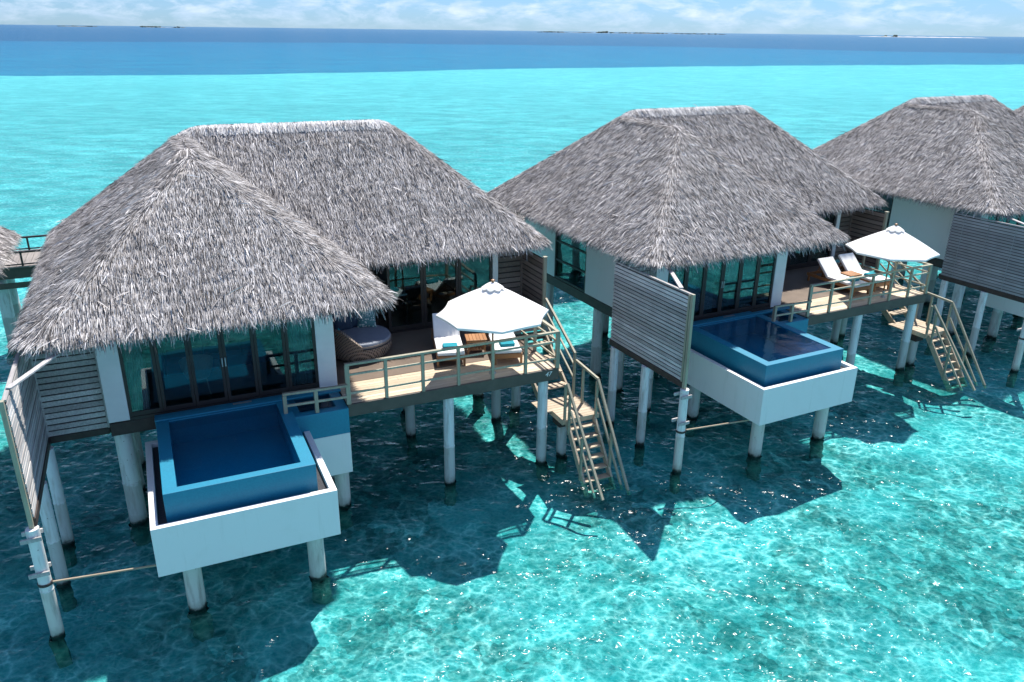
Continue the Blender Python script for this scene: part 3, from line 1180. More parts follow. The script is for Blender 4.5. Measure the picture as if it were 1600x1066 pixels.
# ------------------------------------------------------------------ sun deck
DL = {
    'a': 'sunlit plank deck with timber railing and number 47 on its fascia, nearest in photo',
    'b': 'sunlit plank deck with timber railing in front of the middle villa',
}


def build_deck(key, number):
    t_ = thing('sun_deck', DL[key], 'deck', key, (2.6, 1.5, 0), 'plank decks of the villas')
    m = MB()
    n = 28
    d0, d1 = .05, 3.93
    w = (d1 - d0) / n
    for i in range(n):
        a = d0 + i * w
        cut = random.uniform(1.4, 3.9)
        r_ = 5.25 if a < 2.62 else 6.22
        m.box(.0, cut - .002, a + .004, a + w - .004, ZD - .03, ZD)
        m.box(cut + .002, r_, a + .004, a + w - .004, ZD - .03, ZD)
    obj('floorboards', m, 'deck_wood', t_)
    m = MB()
    m.box(-.01, 5.30, -.01, .045, ZD - .30, ZD - .004)
    m.box(5.255, 5.30, .045, 2.6, ZD - .28, ZD - .006)
    m.box(-.01, .03, .045, 1.09, ZD - .28, ZD - .034)
    m.box(5.30, 6.24, 2.56, 2.62, ZD - .26, ZD - .034)
    fa = obj('fascia', m, 'fascia', t_, bevel=.004)
    if number:
        cu = bpy.data.curves.new('house_number', 'FONT')
        cu.body = '47'
        cu.size = .17
        cu.shear = .25
        cu.align_x = 'CENTER'
        cu.extrude = .003
        cu.materials.append(MAT['sign_white'])
        tmp = bpy.data.objects.new('house_number', cu)
        COL.objects.link(tmp)
        me = bpy.data.meshes.new_from_object(tmp.evaluated_get(bpy.context.evaluated_depsgraph_get()))
        bpy.data.objects.remove(tmp)
        me.materials.clear()
        me.materials.append(MAT['sign_white'])
        o = bpy.data.objects.new('house_number', me)
        COL.objects.link(o)
        o.parent = fa
        o.location = Vector((5.0, -.016, ZD - .17)) - BASE[t_]
        o.rotation_euler = (R(90), 0, 0)
        BASE[o] = BASE[t_]
    m = MB()
    for y in (.9, 1.9, 2.9, 3.7):
        m.box(.02, 5.25, y, y + .08, ZD - .26, ZD - .032)
    obj('joist', m, 'beam', t_)
    # railing: seven posts along the front, three back along the side
    rl = MB()
    for z, h, w_ in ((ZD + .955, .05, .085), (ZD + .705, .045, .04), (ZD + .26, .045, .04)):
        rl.beam((-.02, 0.03, z), (5.30, 0.03, z), w_, h)
        rl.beam((5.262, .07, z), (5.262, 2.56, z), w_, h)
    ra = obj('railing', rl, 'rail_wood', t_, bevel=.004)
    ps = [(.02 + i * .874, .03) for i in range(7)] + [(5.262, 1.28), (5.262, 2.58)]
    for i, (u, v) in enumerate(ps):
        h_ = .05 if i in (0, 6) else .036
        m = MB()
        m.box(u - h_, u + h_, v - .034, v + .036, ZD - .002, ZD + .93)
        obj('rail_post', m, 'rail_wood', ra, bevel=.004)
    for u, v in ((2.4226, .16), (4.9531, .16), (2.30, 2.93), (4.87, 2.91), (5.69, 3.315), (.1, 2.9)):
        pile(t_, u, v, ZD - .26, .132)
    return t_


deck = build_deck('a', True)
deck_b = build_deck('b', False)


# ------------------------------------------------------------------ stairs down to the water
SLB = {'a': 'bleached timber stairs with handrails going down to the water, nearest in the photo',
       'b': 'bleached timber stairs to the water in front of the middle villa, at right'}


def build_stairs():
    t_ = thing('boarding_stairs', SLB['a'], 'stairs', 'a', (5.8, 1, 0), 'timber stairs to the water')
    a, b = 5.36, 6.20
    # upper flight
    zs = [ZD - .27 * (i + 1) for i in range(4)]
    for i, z in enumerate(zs):
        y = 2.52 - .36 * (i + 1)
        m = MB()
        m.box(a, b, y, y + .145, z - .04, z)
        m.box(a, b, y + .155, y + .30, z - .04, z)
        obj('tread', m, 'stair_wood', t_, bevel=.004)
    LZ = 1.30
    m = MB()
    n = 9
    y0, y1 = -.22, 1.0
    w = (y1 - y0) / n
    for i in range(n):
        m.box(5.05 if i > 3 else 5.33, 6.40, y0 + i * w + .004, y0 + (i + 1) * w - .004, LZ - .035, LZ)
    m.box(5.33, 6.40, y0 - .035, y0 - .001, LZ - .14, LZ - .005)
    m.box(6.37, 6.40, y0, y1, LZ - .16, LZ - .037)
    m.box(5.34, 5.375, y0, y1, LZ - .16, LZ - .037)
    obj('landing', m, 'stair_wood', t_, bevel=.004)
    for u in (a - .03, b + .03):
        m = MB()
        m.beam((u, 2.62, ZD - .16), (u, .98, LZ - .06), .05, .2)
        obj('stringer', m, 'stair_wood', t_)
    # lower flight
    nt = 7
    for i in range(nt):
        z = LZ - .215 * (i + 1)
        y = -.22 - .165 * (i + 1)
        m = MB()
        m.box(5.50, 6.20, y - .05, y + .15, z - .04, z)
        obj('tread', m, 'stair_wood', t_, bevel=.004)
    for u in (5.46, 6.24):
        m = MB()
        m.beam((u, -.24, LZ - .08), (u, -1.40, -.30), .05, .17)
        obj('stringer', m, 'stair_wood', t_)
    # handrails
    def rail(pts, r=.045, post=()):
        m = MB()
        for p, q in zip(pts[:-1], pts[1:]):
            m.beam(p, q, .06, .065)
        h = obj('handrail', m, 'rail_wood', t_, bevel=.004)
        for p, q in post:
            k = MB()
            k.beam(p, q, .06, .06, (0, 1, 0))
            obj('rail_post', k, 'rail_wood', h, bevel=.004)
        return h

    U = 6.26
    rail([(U, 2.66, 3.53), (U, .90, 2.55)], post=[((U, .90, 1.16), (U, .90, 2.58))])
    m = MB()
    m.beam((U, 2.66, 3.18), (U, .94, 2.22), .04, .045)
    m.beam((U, 2.66, 2.86), (U, .94, 1.84), .04, .045)
    obj('lower_rail', m, 'rail_wood', t_)
    rail([(U + .02, .86, 2.36), (U + .02, -.30, 2.29)], post=[((U, .42, LZ), (U, .42, 2.30))])
    rail([(U + .02, -.30, 2.29), (U + .02, -2.03, -.10)], post=[((U, -.30, 1.18), (U, -.30, 2.24)), ((U, -1.1, .0), (U, -1.1, 1.15))])
    m = MB()
    m.beam((U, -.33, 1.78), (U, -1.74, -.12), .04, .06)
    obj('lower_rail', m, 'rail_wood', t_)
    U = 5.42
    rail([(U, -.26, 2.30), (U, -2.20, .06)], post=[((U - .02, -.22, 1.16), (U - .02, -.22, 2.27)), ((U, -.42, .95), (U, -.42, 2.04)), ((U, -1.1, .0), (U, -1.1, 1.2))])
    m = MB()
    m.beam((U + .02, -.45, 1.62), (U + .02, -1.80, -.12), .04, .06)
    obj('lower_rail', m, 'rail_wood', t_)
    pile(t_, 5.62, .30, LZ - .16, .13, joint=False)
    m = MB()
    m.box(5.44, 5.80, .12, .50, LZ - .42, LZ - .22)
    obj('pile_collar', m, 'beam', t_, bevel=.01)
    return t_


stairs = build_stairs()


# ------------------------------------------------------------------ slatted screens
FL = {'a': 'weathered slatted privacy fence at the left edge, half in sun and half in thatch shadow',
      'b': 'weathered slatted privacy fence left of the middle pool',
      'c': 'smooth grey slatted privacy fence cut off by the right edge'}


def slats(m, p0, p1, z0, z1, n, side, th=.026, lap=.80):
    """horizontal boards with gaps between two plan points, standing proud on one side"""
    p0, p1 = Vector((*p0, 0)), Vector((*p1, 0))
    d = (p1 - p0).normalized()
    nr = Vector((0, 0, 1)).cross(d) * side
    h = (z1 - z0) / n
    for i in range(n):
        a = z0 + i * h
        b0 = nr * (th + random.uniform(-.004, .004))
        b1 = nr * (th + random.uniform(-.008, .002))
        bk = nr * .002
        sg = random.uniform(-.004, .004)
        lo, hi = a + .006, a + h * lap
        v = []
        for q, e in ((p0, 0), (p1, sg)):
            v += [q + b0 + Vector((0, 0, lo + e)), q + bk + Vector((0, 0, lo + e)), q + bk + Vector((0, 0, hi + e)), q + b1 + Vector((0, 0, hi + e))]
        m.add(v, [(0, 1, 2, 3), (7, 6, 5, 4), (0, 4, 5, 1), (1, 5, 6, 2), (2, 6, 7, 3), (3, 7, 4, 0)])


def build_fence(key, mat):
    t_ = thing('privacy_fence', FL[key], 'fence', key, (-6.045, -.3, 0), 'slatted privacy fences')
    n_ = 22
    m = MB()
    slats(m, (-6.052, 1.35), (-6.052, -1.88), 2.46, 4.66, n_, -1)
    slats(m, (-6.038, 1.35), (-6.038, -1.88), 2.46, 4.66, n_, 1)
    m.box(-6.082, -6.008, -1.86, 1.33, 4.68, 4.72)
    if key == 'c':
        for y in (.9, .0, -.9):
            m.box(-6.098, -6.082, y - .006, y + .006, 2.48, 4.66)
    obj('slat_panel', m, mat, t_)
    m = MB()
    m.box(-6.049, -6.041, -1.87, 1.34, 2.46, 4.66)
    ln = obj('lining', m, 'beam', t_)
    m = MB()
    slats(m, (-5.985, 1.345), (-4.89, 1.345), 2.46, 5.0, 19, -1)
    obj('slat_panel', m, mat, t_)
    m = MB()
    m.box(-5.985, -4.86, 1.349, 1.357, 2.46, 5.0)
    obj('lining', m, 'beam', t_)
    m = MB()
    m.box(-4.885, -4.845, 1.30, 1.35, 2.46, 5.0)
    m.box(-6.02, -5.985, 1.315, 1.35, 2.46, 5.0)
    obj('post', m, mat, t_)
    m = MB()
    m.box(-6.10, -5.99, -1.90, 1.36, 2.30, 2.455)
    m.box(-5.99, -4.86, 1.30, 1.35, 2.31, 2.455)
    obj('base_beam', m, 'beam', t_, bevel=.006)
    m = MB()
    m.box(-6.11, -6.035, -1.98, -1.885, 1.22, 4.74)
    obj('post', m, 'rail_wood', t_, bevel=.006)
    m = MB()
    m.box(-6.11, -6.06, -1.86, -1.80, 2.46, 4.70)
    obj('post', m, 'rail_wood', t_, bevel=.006)
    for z in (2.14, 1.42):
        m = MB()
        m.box(-6.27, -5.94, -2.11, -2.07, z - .04, z + .04)
        m.box(-6.27, -5.94, -1.84, -1.80, z - .04, z + .04)
        obj('clamp', m, 'slat_grey', t_, bevel=.006)
    m = MB()
    m.lathe((-6.07, -1.96, 1.12), [(.118, 0), (.127, .01), (.127, .05), (.118, .06)], 20)
    obj('pile_band', m, 'beam', t_)
    m = MB()
    m.beam((-6.02, -1.42, 4.74), (-4.86, .9, 4.80), .10, .03)
    obj('brace_board', m, 'slat_grey', t_)
    for u, v, r in ((-6.07, -1.96, .112), (-6.07, -.35, .118), (-6.05, 1.14, .118)):
        pile(t_, u, v, 2.30, r, 'pile_rust' if v < -1 else 'pile')
    return t_


fence = build_fence('a', 'slat_grey')
fence_b = build_fence('b', 'slat_grey')
fence_c = build_fence('c', 'slat_smooth')

RL = {'a': 'thin wooden tie rod bracing the near white tank to the fence pile at left',
      'b': 'thin wooden tie rod bracing the middle white tank to its fence pile'}


def build_rod():
    t_ = thing('tie_rod', RL['a'], 'rod', 'a', (-5, -2.1, 1.15), 'tie rods under the pools')
    m = MB()
    m.cyl((-5.96, -2.0, 1.16), (-3.80, -2.18, 1.08), .022, .022, 10)
    obj('rod', m, 'rod', t_, smooth=True)
    m = MB()
    m.cyl((-5.975, -1.999, 1.1606), (-5.945, -2.001, 1.1594), .04, .04, 10)
    obj('bracket', m, 'beam', t_)
    return t_


rod = build_rod()

CL = {'a': 'brown corner screen of horizontal slats behind the white umbrella, nearest in the photo',
      'b': 'brown corner screen of horizontal slats behind the middle villa umbrella'}


def build_screen():
    t_ = thing('corner_screen', CL['a'], 'screen', 'a', (5.9, 3.6, ZD), 'slatted corner screens')
    m = MB()
    slats(m, (5.44, 4.205), (6.19, 4.205), 2.66, 4.9, 14, -1)
    obj('slat_panel', m, 'slat_brown', t_)
    m = MB()
    slats(m, (6.243, 4.18), (6.243, 2.81), 2.66, 4.64, 13, 1)
    slats(m, (6.257, 4.18), (6.257, 2.81), 2.66, 4.64, 13, -1)
    obj('slat_panel', m, 'slat_brown', t_)
    m = MB()
    m.box(5.44, 6.20, 4.209, 4.217, 2.66, 4.9)
    m.box(6.246, 6.254, 2.81, 4.18, 2.66, 4.64)
    obj('lining', m, 'beam', t_)
    for u, v, z, mt in ((5.41, 4.19, 4.95, 'rail_wood'), (6.24, 4.20, 4.95, 'slat_brown'), (6.25, 2.76, 4.69, 'rail_wood')):
        m = MB()
        m.box(u - .045, u + .045, v - .05, v + .04, ZD - .25, z)
        m.box(u - .058, u + .058, v - .063, v + .053, z, z + .025)
        obj('post', m, mt, t_, bevel=.005)
    return t_


screen = build_screen()

# ------------------------------------------------------------------ umbrella
UL = {'a': 'open white octagonal umbrella shading two loungers on the deck nearest in the photo',
      'b': 'open white octagonal umbrella over the deck of the middle villa'}


def build_umbrella():
    c = Vector((3.66, .36, ZD))
    t_ = thing('sun_umbrella', UL['a'], 'umbrella', 'a', c, 'white sun umbrellas')
    zr, za, RR = 4.22, 4.90, 1.36
    m = MB()
    n_ang, n_r = 64, 12
    v, f = [], []
    off = R(22.5 + 8)
    for j in range(n_r + 1):
        s_ = .10 + .90 * j / n_r
        for i in range(n_ang):
            a = 2 * math.pi * i / n_ang + off
            k = (i % 8) / 8.
            ph = (k - .5) * math.pi / 4
            oct_ = math.cos(math.pi / 8) / math.cos(ph)
            sag = math.sin(math.pi * k)
            r_ = RR * s_ * (oct_ * (1 - .035 * sag * s_))
            z = za - (za - zr) * (s_ ** 1.18) - .022 * sag * s_ * math.sin(math.pi * min(1, s_ * 1.0)) - .012 * sag * s_
            v.append((c.x + r_ * math.cos(a), c.y + r_ * math.sin(a), z))
    for j in range(n_r):
        for i in range(n_ang):
            q = (i + 1) % n_ang
            f.append((j * n_ang + i, (j + 1) * n_ang + i, (j + 1) * n_ang + q, j * n_ang + q))
    # hem
    b0 = len(v)
    for i in range(n_ang):
        x, y, z = v[n_r * n_ang + i]
        v.append((x * .998 + c.x * .002, y * .998 + c.y * .002, z - .05))
    for i in range(n_ang):
        q = (i + 1) % n_ang
        f.append((n_r * n_ang + i, b0 + i, b0 + q, n_r * n_ang + q))
    m.add(v, f)
    cn_ = obj('canopy', m, 'canvas', t_, smooth=True)
    # vent cap with scalloped flaps
    m = MB()
    v, f = [], []
    n2 = 48
    for j in range(5):
        s_ = j / 4
        for i in range(n2):
            a = 2 * math.pi * i / n2 + off
            k = (i % 6) / 6.
            r_ = .04 + .20 * s_ * (1 + .20 * s_ * math.sin(math.pi * k))
            z = za + .065 - .11 * s_ ** 1.5 - .03 * s_ * s_ * math.sin(math.pi * k)
            v.append((c.x + r_ * math.cos(a), c.y + r_ * math.sin(a), z))
    for j in range(4):
        for i in range(n2):
            q = (i + 1) % n2
            f.append((j * n2 + i, (j + 1) * n2 + i, (j + 1) * n2 + q, j * n2 + q))
    m.add(v, f)
    obj('vent_cap', m, 'canvas', cn_, smooth=True)
    m = MB()
    m.cyl((c.x, c.y, ZD), (c.x, c.y, za + .10), .024, .022, 14)
    m.lathe((c.x, c.y, za + .09), [(.03, 0), (.045, .01), (.045, .035), (.02, .05), (.0, .055)], 14)
    obj('pole', m, 'teak', t_, smooth=True)
    m = MB()
    m.lathe((c.x, c.y, ZD), [(.09, 0), (.09, .012), (.045, .02), (.04, .20), (.028, .21)], 18)
    obj('base', m, 'steel', t_, smooth=True)
    for i in range(8):
        a = off + math.pi / 4 * i
        m = MB()
        p = Vector((c.x, c.y, za - .03))
        q = Vector((c.x + .97 * RR * math.cos(a), c.y + .97 * RR * math.sin(a), zr - .015))
        m.beam(p, q, .02, .025)
        m.beam(Vector((c.x, c.y, zr - .05)), p.lerp(q, .5), .016, .02)
        obj('rib', m, 'teak', t_)
    return t_


umbrella = build_umbrella()


# ------------------------------------------------------------------ loungers, towels, table
def build_lounger(label, base, key='a'):
    t_ = thing('sun_lounger', label, 'sun lounger', key, base, 'sun loungers on the decks')
    x, y, z = base                      # base is the middle of the foot end
    w, L = .335, 2.0
    m = MB()
    for s_ in (-1, 1):
        m.box(x + s_ * w - .02, x + s_ * w + .02, y, y + L, z + .19, z + .29)
    for q in (0.02, .5, 1.0, 1.45, L - .04):
        m.box(x - w + .02, x + w - .02, y + q, y + q + .035, z + .20, z + .285)
    m.box(x - w - .02, x + w + .02, y - .022, y - .001, z + .17, z + .29)
    obj('frame', m, 'teak', t_, bevel=.004)
    for sx in (-1, 1):
        for q in (.03, L - .08):
            l = MB()
            l.box(x + sx * (w - .005) - .028, x + sx * (w - .005) + .028, y + q - .03, y + q + .03, z, z + .188)
            obj('leg', l, 'teak', t_, bevel=.004)

    def cushion(pts, th):
        """soft slab along a side profile"""
        m = MB()
        for (ya, za_), (yb, zb3) in zip(pts[:-1], pts[1:]):
            d = Vector((0, yb - ya, zb3 - za_)).normalized()
            n = Vector((0, -d.z, d.y)) * th
            v = []
            for sx in (-1, 1):
                xx = x + sx * (w + .005)
                v += [(xx, ya, za_), (xx, yb, zb3), (xx, yb + n.y, zb3 + n.z), (xx, ya + n.y, za_ + n.z)]
            m.add(v, [(0, 1, 2, 3), (7, 6, 5, 4), (0, 4, 5, 1), (1, 5, 6, 2), (2, 6, 7, 3), (3, 7, 4, 0)])
        return m

    obj('seat_cushion', cushion([(y + .0, z + .292), (y + 1.17, z + .292)], .085), 'fabric_white', t_, smooth=True, bevel=.02)
    obj('back_cushion', cushion([(y + 1.19, z + .30), (y + 1.70, z + .80)], .085), 'fabric_white', t_, smooth=True, bevel=.02)
    m = MB()
    for s_ in (-1, 1):
        m.beam((x + s_ * .28, y + 1.20, z + .275), (x + s_ * .28, y + 1.71, z + .775), .03, .03)
        m.beam((x + s_ * .26, y + 1.55, z + .60), (x + s_ * .26, y + 1.75, z + .24), .025, .025)
    obj('back_frame', m, 'teak', t_)
    return t_


def build_towel(label, base, key='a'):
    t_ = thing('folded_towel', label, 'towel', key, base, 'folded towels on the loungers')
    x, y, z = base
    m = MB()
    for i in range(3):
        q = random.uniform(-.008, .008)
        m.box(x - .18 + q, x + .18 + q, y - .13 + q, y + .13 - q, z + .004 + i * .024, z + .003 + (i + 1) * .024)
    obj('towel', m, 'towel', t_, smooth=True, bevel=.009)
    return t_


LA = build_lounger('white cushioned teak lounger left of the side table, on the nearest deck', (2.87, 1.12, ZD))
LA.rotation_euler.z -= R(15)
note_kids()
dup(LA, 'a', 'white cushioned teak lounger right of the side table, on the nearest deck', (4.24, .70, ZD), rz=R(-15))
dup(LA, 'b', 'white cushioned teak lounger left of the side table, on the middle villa deck', (3.15, .76, ZD))
dup(LA, 'b', 'white cushioned teak lounger right of the side table, on the middle villa deck', (4.20, .84, ZD))
TA = build_towel('folded teal towel on the left lounger of the nearest deck', (2.97, 1.47, ZD + .378))
TA.rotation_euler.z -= R(15)
note_kids()
dup(TA, 'a', 'folded teal towel on the right lounger of the nearest deck', (4.36, 1.06, ZD + .378), rz=R(-12))
dup(TA, 'b', 'folded teal towel on the left lounger of the middle villa deck', (3.19, 1.22, ZD + .378))
dup(TA, 'b', 'folded teal towel on the right lounger of the middle villa deck', (4.20, 1.36, ZD + .378))


def build_table():
    c = (3.80, 1.79, ZD)
    t_ = thing('side_table', 'small square teak side table between the loungers of the nearest deck', 'table', 'a', c, 'teak side tables')
    x, y, z = c
    m = MB()
    for i in range(6):
        a = x - .27 + i * .09
        m.box(a + .003, a + .087, y - .24, y + .24, z + .395, z + .42)
    obj('tabletop', m, 'teak', t_, bevel=.003)
    m = MB()
    for i in range(5):
        a = x - .20 + i * .08
        m.box(a + .004, a + .076, y - .19, y + .19, z + .12, z + .138)
    obj('shelf', m, 'teak', t_, bevel=.003)
    m = MB()
    m.box(x - .25, x + .25, y - .22, y - .20, z + .34, z + .394)
    m.box(x - .25, x + .25, y + .20, y + .22, z + .34, z + .394)
    obj('apron', m, 'teak', t_)
    for sx in (-1, 1):
        for sy in (-1, 1):
            l = MB()
            l.beam((x + sx * .225, y + sy * .195, z + .393), (x + sx * .205, y + sy * .185, z + .14), .045, .045, (0, 1, 0))
            l.beam((x + sx * .205, y + sy * .185, z + .15), (x + sx * .24, y + sy * .205, z), .045, .04, (0, 1, 0))
            obj('leg', l, 'teak', t_, bevel=.003)
    return t_


table = build_table()
table.rotation_euler.z -= R(15)


# ------------------------------------------------------------------ daybed on the nearest deck
def build_daybed():
    c = (1.02, 2.95, ZD)
    t_ = thing('daybed', 'round dark wicker daybed with a blue grey mattress beside the white column', 'daybed', 'a', c)
    RB = .84
    m = MB()
    m.lathe(c, [(RB * .86, .03), (RB * .95, .12), (RB, .26), (RB, .36), (RB * .9, .36), (0, .36)], 56)
    obj('base', m, 'wicker', t_, smooth=True)
    # raised arm round the back and left
    a0, a1, n = R(75), R(262), 40
    v, f = [], []
    for i in range(n + 1):
        k = i / n
        a = a0 + (a1 - a0) * k
        h = .36 + .50 * min(1, math.sin(math.pi * min(1, max(0, k * .93 + .04))) * 1.7)
        for r_, z in ((RB + .005, .34), (RB + .03, h), (RB - .05, h + .012), (RB - .08, .362)):
            v.append((c[0] + r_ * math.cos(a), c[1] + r_ * math.sin(a), c[2] + z))
    for i in range(n):
        for j in range(3):
            f.append((4 * i + j, 4 * i + 4 + j, 4 * i + 5 + j, 4 * i + 1 + j))
    f += [(0, 1, 2, 3), (4 * n + 3, 4 * n + 2, 4 * n + 1, 4 * n)]
    m = MB()
    m.add(v, f)
    obj('armrest', m, 'wicker', t_, smooth=True)
    m = MB()
    m.lathe((c[0], c[1], c[2] + .365), [(0, 0), (RB * .93, 0), (RB * .97, .03), (RB * .97, .10), (RB * .94, .135), (0, .155)], 56)
    mt = obj('mattress', m, 'mattress', t_, smooth=True)
    m = MB()
    m.lathe((c[0], c[1], c[2] + .365), [(RB * .965, .03), (RB * .985, .04), (RB * .985, .075), (RB * .965, .085)], 56)
    obj('piping', m, 'taupe', mt, smooth=True)
    return t_


build_daybed()


def pillow(label, base, size, rot, mat, key='a'):
    t_ = thing('throw_pillow', label, 'pillow', key, base, 'throw pillows on the daybed')
    w, h, d = size
    m = MB()
    n = 10
    v, f = [], []
    Rm = Matrix.Rotation(rot[2], 3, 'Z') @ Matrix.Rotation(rot[0], 3, 'X') @ Matrix.Rotation(rot[1], 3, 'Y')
    b = Vector(base)
    for s_ in (-1, 1):
        for i in range(n + 1):
            for j in range(n + 1):
                a, c_ = -1 + 2 * i / n, -1 + 2 * j / n
                th = (1 - abs(a) ** 2.6) ** .6 * (1 - abs(c_) ** 2.6) ** .6
                pin = 1 - .09 * (1 - abs(a) ** 2) * abs(c_) ** 3
                pin2 = 1 - .09 * (1 - abs(c_) ** 2) * abs(a) ** 3
                q = Rm @ Vector((a * w / 2 * pin2, s_ * d / 2 * th, c_ * h / 2 * pin))
                v.append(tuple(b + q))
    N = (n + 1) ** 2
    for s_ in (0, 1):
        for i in range(n):
            for j in range(n):
                q = [s_ * N + i * (n + 1) + j, s_ * N + (i + 1) * (n + 1) + j, s_ * N + (i + 1) * (n + 1) + j + 1, s_ * N + i * (n + 1) + j + 1]
                f.append(tuple(q if s_ == 0 else q[::-1]))
    m.add(v, f)
    obj('cushion', m, mat, t_, smooth=True)
    return t_


pillow('pale leaf printed throw pillow leaning at the back of the wicker daybed', (1.36, 3.40, ZD + .72), (.50, .46, .16), (R(-18), 0, R(-14)), 'leaf')
pillow('large navy throw pillow leaning at the back left of the wicker daybed', (.72, 3.42, ZD + .73), (.55, .50, .17), (R(-20), 0, R(18)), 'navy')
pillow('navy throw pillow between the printed pillow and the other navy pillow', (1.06, 3.52, ZD + .72), (.46, .46, .15), (R(-14), 0, R(4)), 'navy')
pillow('small teal throw pillow standing at the left arm of the wicker daybed', (.46, 2.56, ZD + .66), (.42, .34, .13), (R(-20), 0, R(72)), 'teal_pillow')

# ------------------------------------------------------------------ inside the rooms, seen through the glass
def build_sofa():
    c = (-2.3, 3.3, 2.656)
    t_ = thing('sofa', 'long blue sofa inside the nearest villa, behind the folding doors', 'sofa', 'a', c)
    x, y, z = c
    m = MB()
    m.box(x - 1.3, x + 1.3, y - .4, y + .45, z + .12, z + .40)
    obj('base', m, 'sofa', t_, bevel=.03)
    m = MB()
    m.box(x - 1.3, x + 1.3, y + .25, y + .47, z + .41, z + .95)
    obj('backrest', m, 'sofa', t_, bevel=.05)
    for i in range(3):
        m = MB()
        m.box(x - 1.27 + i * .85, x - .44 + i * .85, y - .42, y + .24, z + .405, z + .56)
        obj('seat_cushion', m, 'sofa', t_, bevel=.04)
    for s_ in (-1, 1):
        m = MB()
        m.box(x + s_ * 1.42 - .11, x + s_ * 1.42 + .11, y - .4, y + .47, z + .1, z + .68)
        obj('armrest', m, 'sofa', t_, bevel=.04)


def build_chair():
    c = (-2.95, 1.95, 2.656)
    t_ = thing('wicker_chair', 'pale wicker tub chair on thin legs behind the folding doors of the nearest villa', 'chair', 'a', c)
    m = MB()
    m.lathe((c[0], c[1], c[2]), [(.16, .36), (.26, .42), (.33, .62), (.37, .80)], 24, a0=R(-20), a1=R(200))
    m.lathe((c[0], c[1], c[2]), [(0, .40), (.26, .41), (.27, .44), (0, .46)], 24)
    obj('seat', m, 'pale_wicker', t_, smooth=True)
    for a in (45, 135, 225, 315):
        l = MB()
        l.cyl((c[0] + .22 * math.cos(R(a)), c[1] + .22 * math.sin(R(a)), c[2] + .42), (c[0] + .30 * math.cos(R(a)), c[1] + .30 * math.sin(R(a)), c[2]), .014, .012, 8)
        obj('leg', l, 'pale_wicker', t_)


def build_console():
    c = (-4.2, 2.0, 2.656)
    t_ = thing('console_table', 'white console table standing inside the left end of the nearest folding doors', 'table', 'a', c)
    m = MB()
    m.box(c[0] - .22, c[0] + .22, c[1] - .35, c[1] + .35, c[2] + .78, c[2] + .82)
    obj('tabletop', m, 'white_linen', t_)
    for s_ in (-1, 1):
        m = MB()
        m.box(c[0] - .2, c[0] + .2, c[1] + s_ * .32 - .02, c[1] + s_ * .32 + .02, c[2], c[2] + .778)
        obj('side_panel', m, 'white_linen', t_)


def build_desk():
    c = (2.35, 4.75, 2.656)
    t_ = thing('desk', 'white topped desk inside the glass doors behind the loungers', 'desk', 'a', c)
    m = MB()
    m.box(c[0] - .5, c[0] + .45, c[1] - .35, c[1] + .35, c[2] + .88, c[2] + .93)
    obj('desktop', m, 'white_linen', t_)
    for s_ in (-1, 1):
        m = MB()
        m.box(c[0] + s_ * .43 - .03, c[0] + s_ * .43 + .03, c[1] - .33, c[1] + .33, c[2], c[2] + .878)
        obj('side_panel', m, 'dark_wood', t_)
    b = (2.05, 4.85, 2.656 + .934)
    q = thing('storage_box', 'flat teal box on the white desk inside the nearest villa', 'box', 'a', b)
    m = MB()
    m.box(b[0] - .22, b[0] + .22, b[1] - .16, b[1] + .16, b[2] + .001, b[2] + .07)
    obj('box_body', m, 'teal_pillow', q, bevel=.006)
    m = MB()
    m.box(b[0] - .225, b[0] + .225, b[1] - .165, b[1] + .165, b[2] + .071, b[2] + .09)
    obj('lid', m, 'teal_pillow', q, bevel=.004)


def build_bed():
    c = (1.7, 5.9, 2.656)
    t_ = thing('bed', 'white made bed inside the nearest villa behind the glass doors', 'bed', 'a', c)
    m = MB()
    m.box(c[0] - 1.0, c[0] + 1.0, c[1] - .55, c[1] + 1.5, c[2] + .05, c[2] + .36)
    obj('bed_base', m, 'dark_wood', t_)
    m = MB()
    m.box(c[0] - .98, c[0] + .98, c[1] - .55, c[1] + 1.5, c[2] + .365, c[2] + .62)
    obj('mattress', m, 'white_linen', t_, bevel=.05)
    m = MB()
    m.box(c[0] - 1.1, c[0] + 1.1, c[1] + 1.52, c[1] + 1.62, c[2], c[2] + 1.3)
    obj('headboard', m, 'dark_wood', t_)


build_sofa()
build_chair()
build_console()
build_desk()
build_bed()


def build_curtain(label, key, u0, u1, v, z0, z1, mat='curtain'):
    t_ = thing('curtain', label, 'curtain', key, ((u0 + u1) / 2, v, z0), 'curtains behind the glass doors')
    m = MB()
    n = 36
    vv, f = [], []
    for i in range(n + 1):
        u = u0 + (u1 - u0) * i / n
        y = v + .035 * math.sin(i * 1.25) + .012 * math.sin(i * 2.9)
        vv += [(u, y, z0), (u, y, z1)]
    for i in range(n):
        f.append((2 * i, 2 * i + 2, 2 * i + 3, 2 * i + 1))
    m.add(vv, f)
    obj('cloth', m, mat, t_, smooth=True)
    m = MB()
    m.cyl((u0, v, z1 + .02), (u1, v, z1 + .02), .012, .012, 8)
    obj('rod', m, 'steel', t_)
    return t_


build_curtain('pale curtain gathered at the right end of the nearest folding doors', 'a', -.98, -.5, 1.32, 2.67, 5.1)
build_curtain('pale curtain gathered at the left end of the nearest folding doors', 'a', -4.36, -4.0, 1.32, 2.67, 5.1)
build_curtain('navy curtain at the deck doors behind the wicker daybed', 'a', .12, .62, 4.16, 2.67, 5.2, 'navy')
build_curtain('pale curtain in the left half of the middle villa folding doors', 'b', -3.9, -2.5, 1.34, 2.67, 5.1)
build_curtain('pale curtain in the right half of the middle villa folding doors', 'b', -2.2, -1.0, 1.34, 2.67, 5.1)

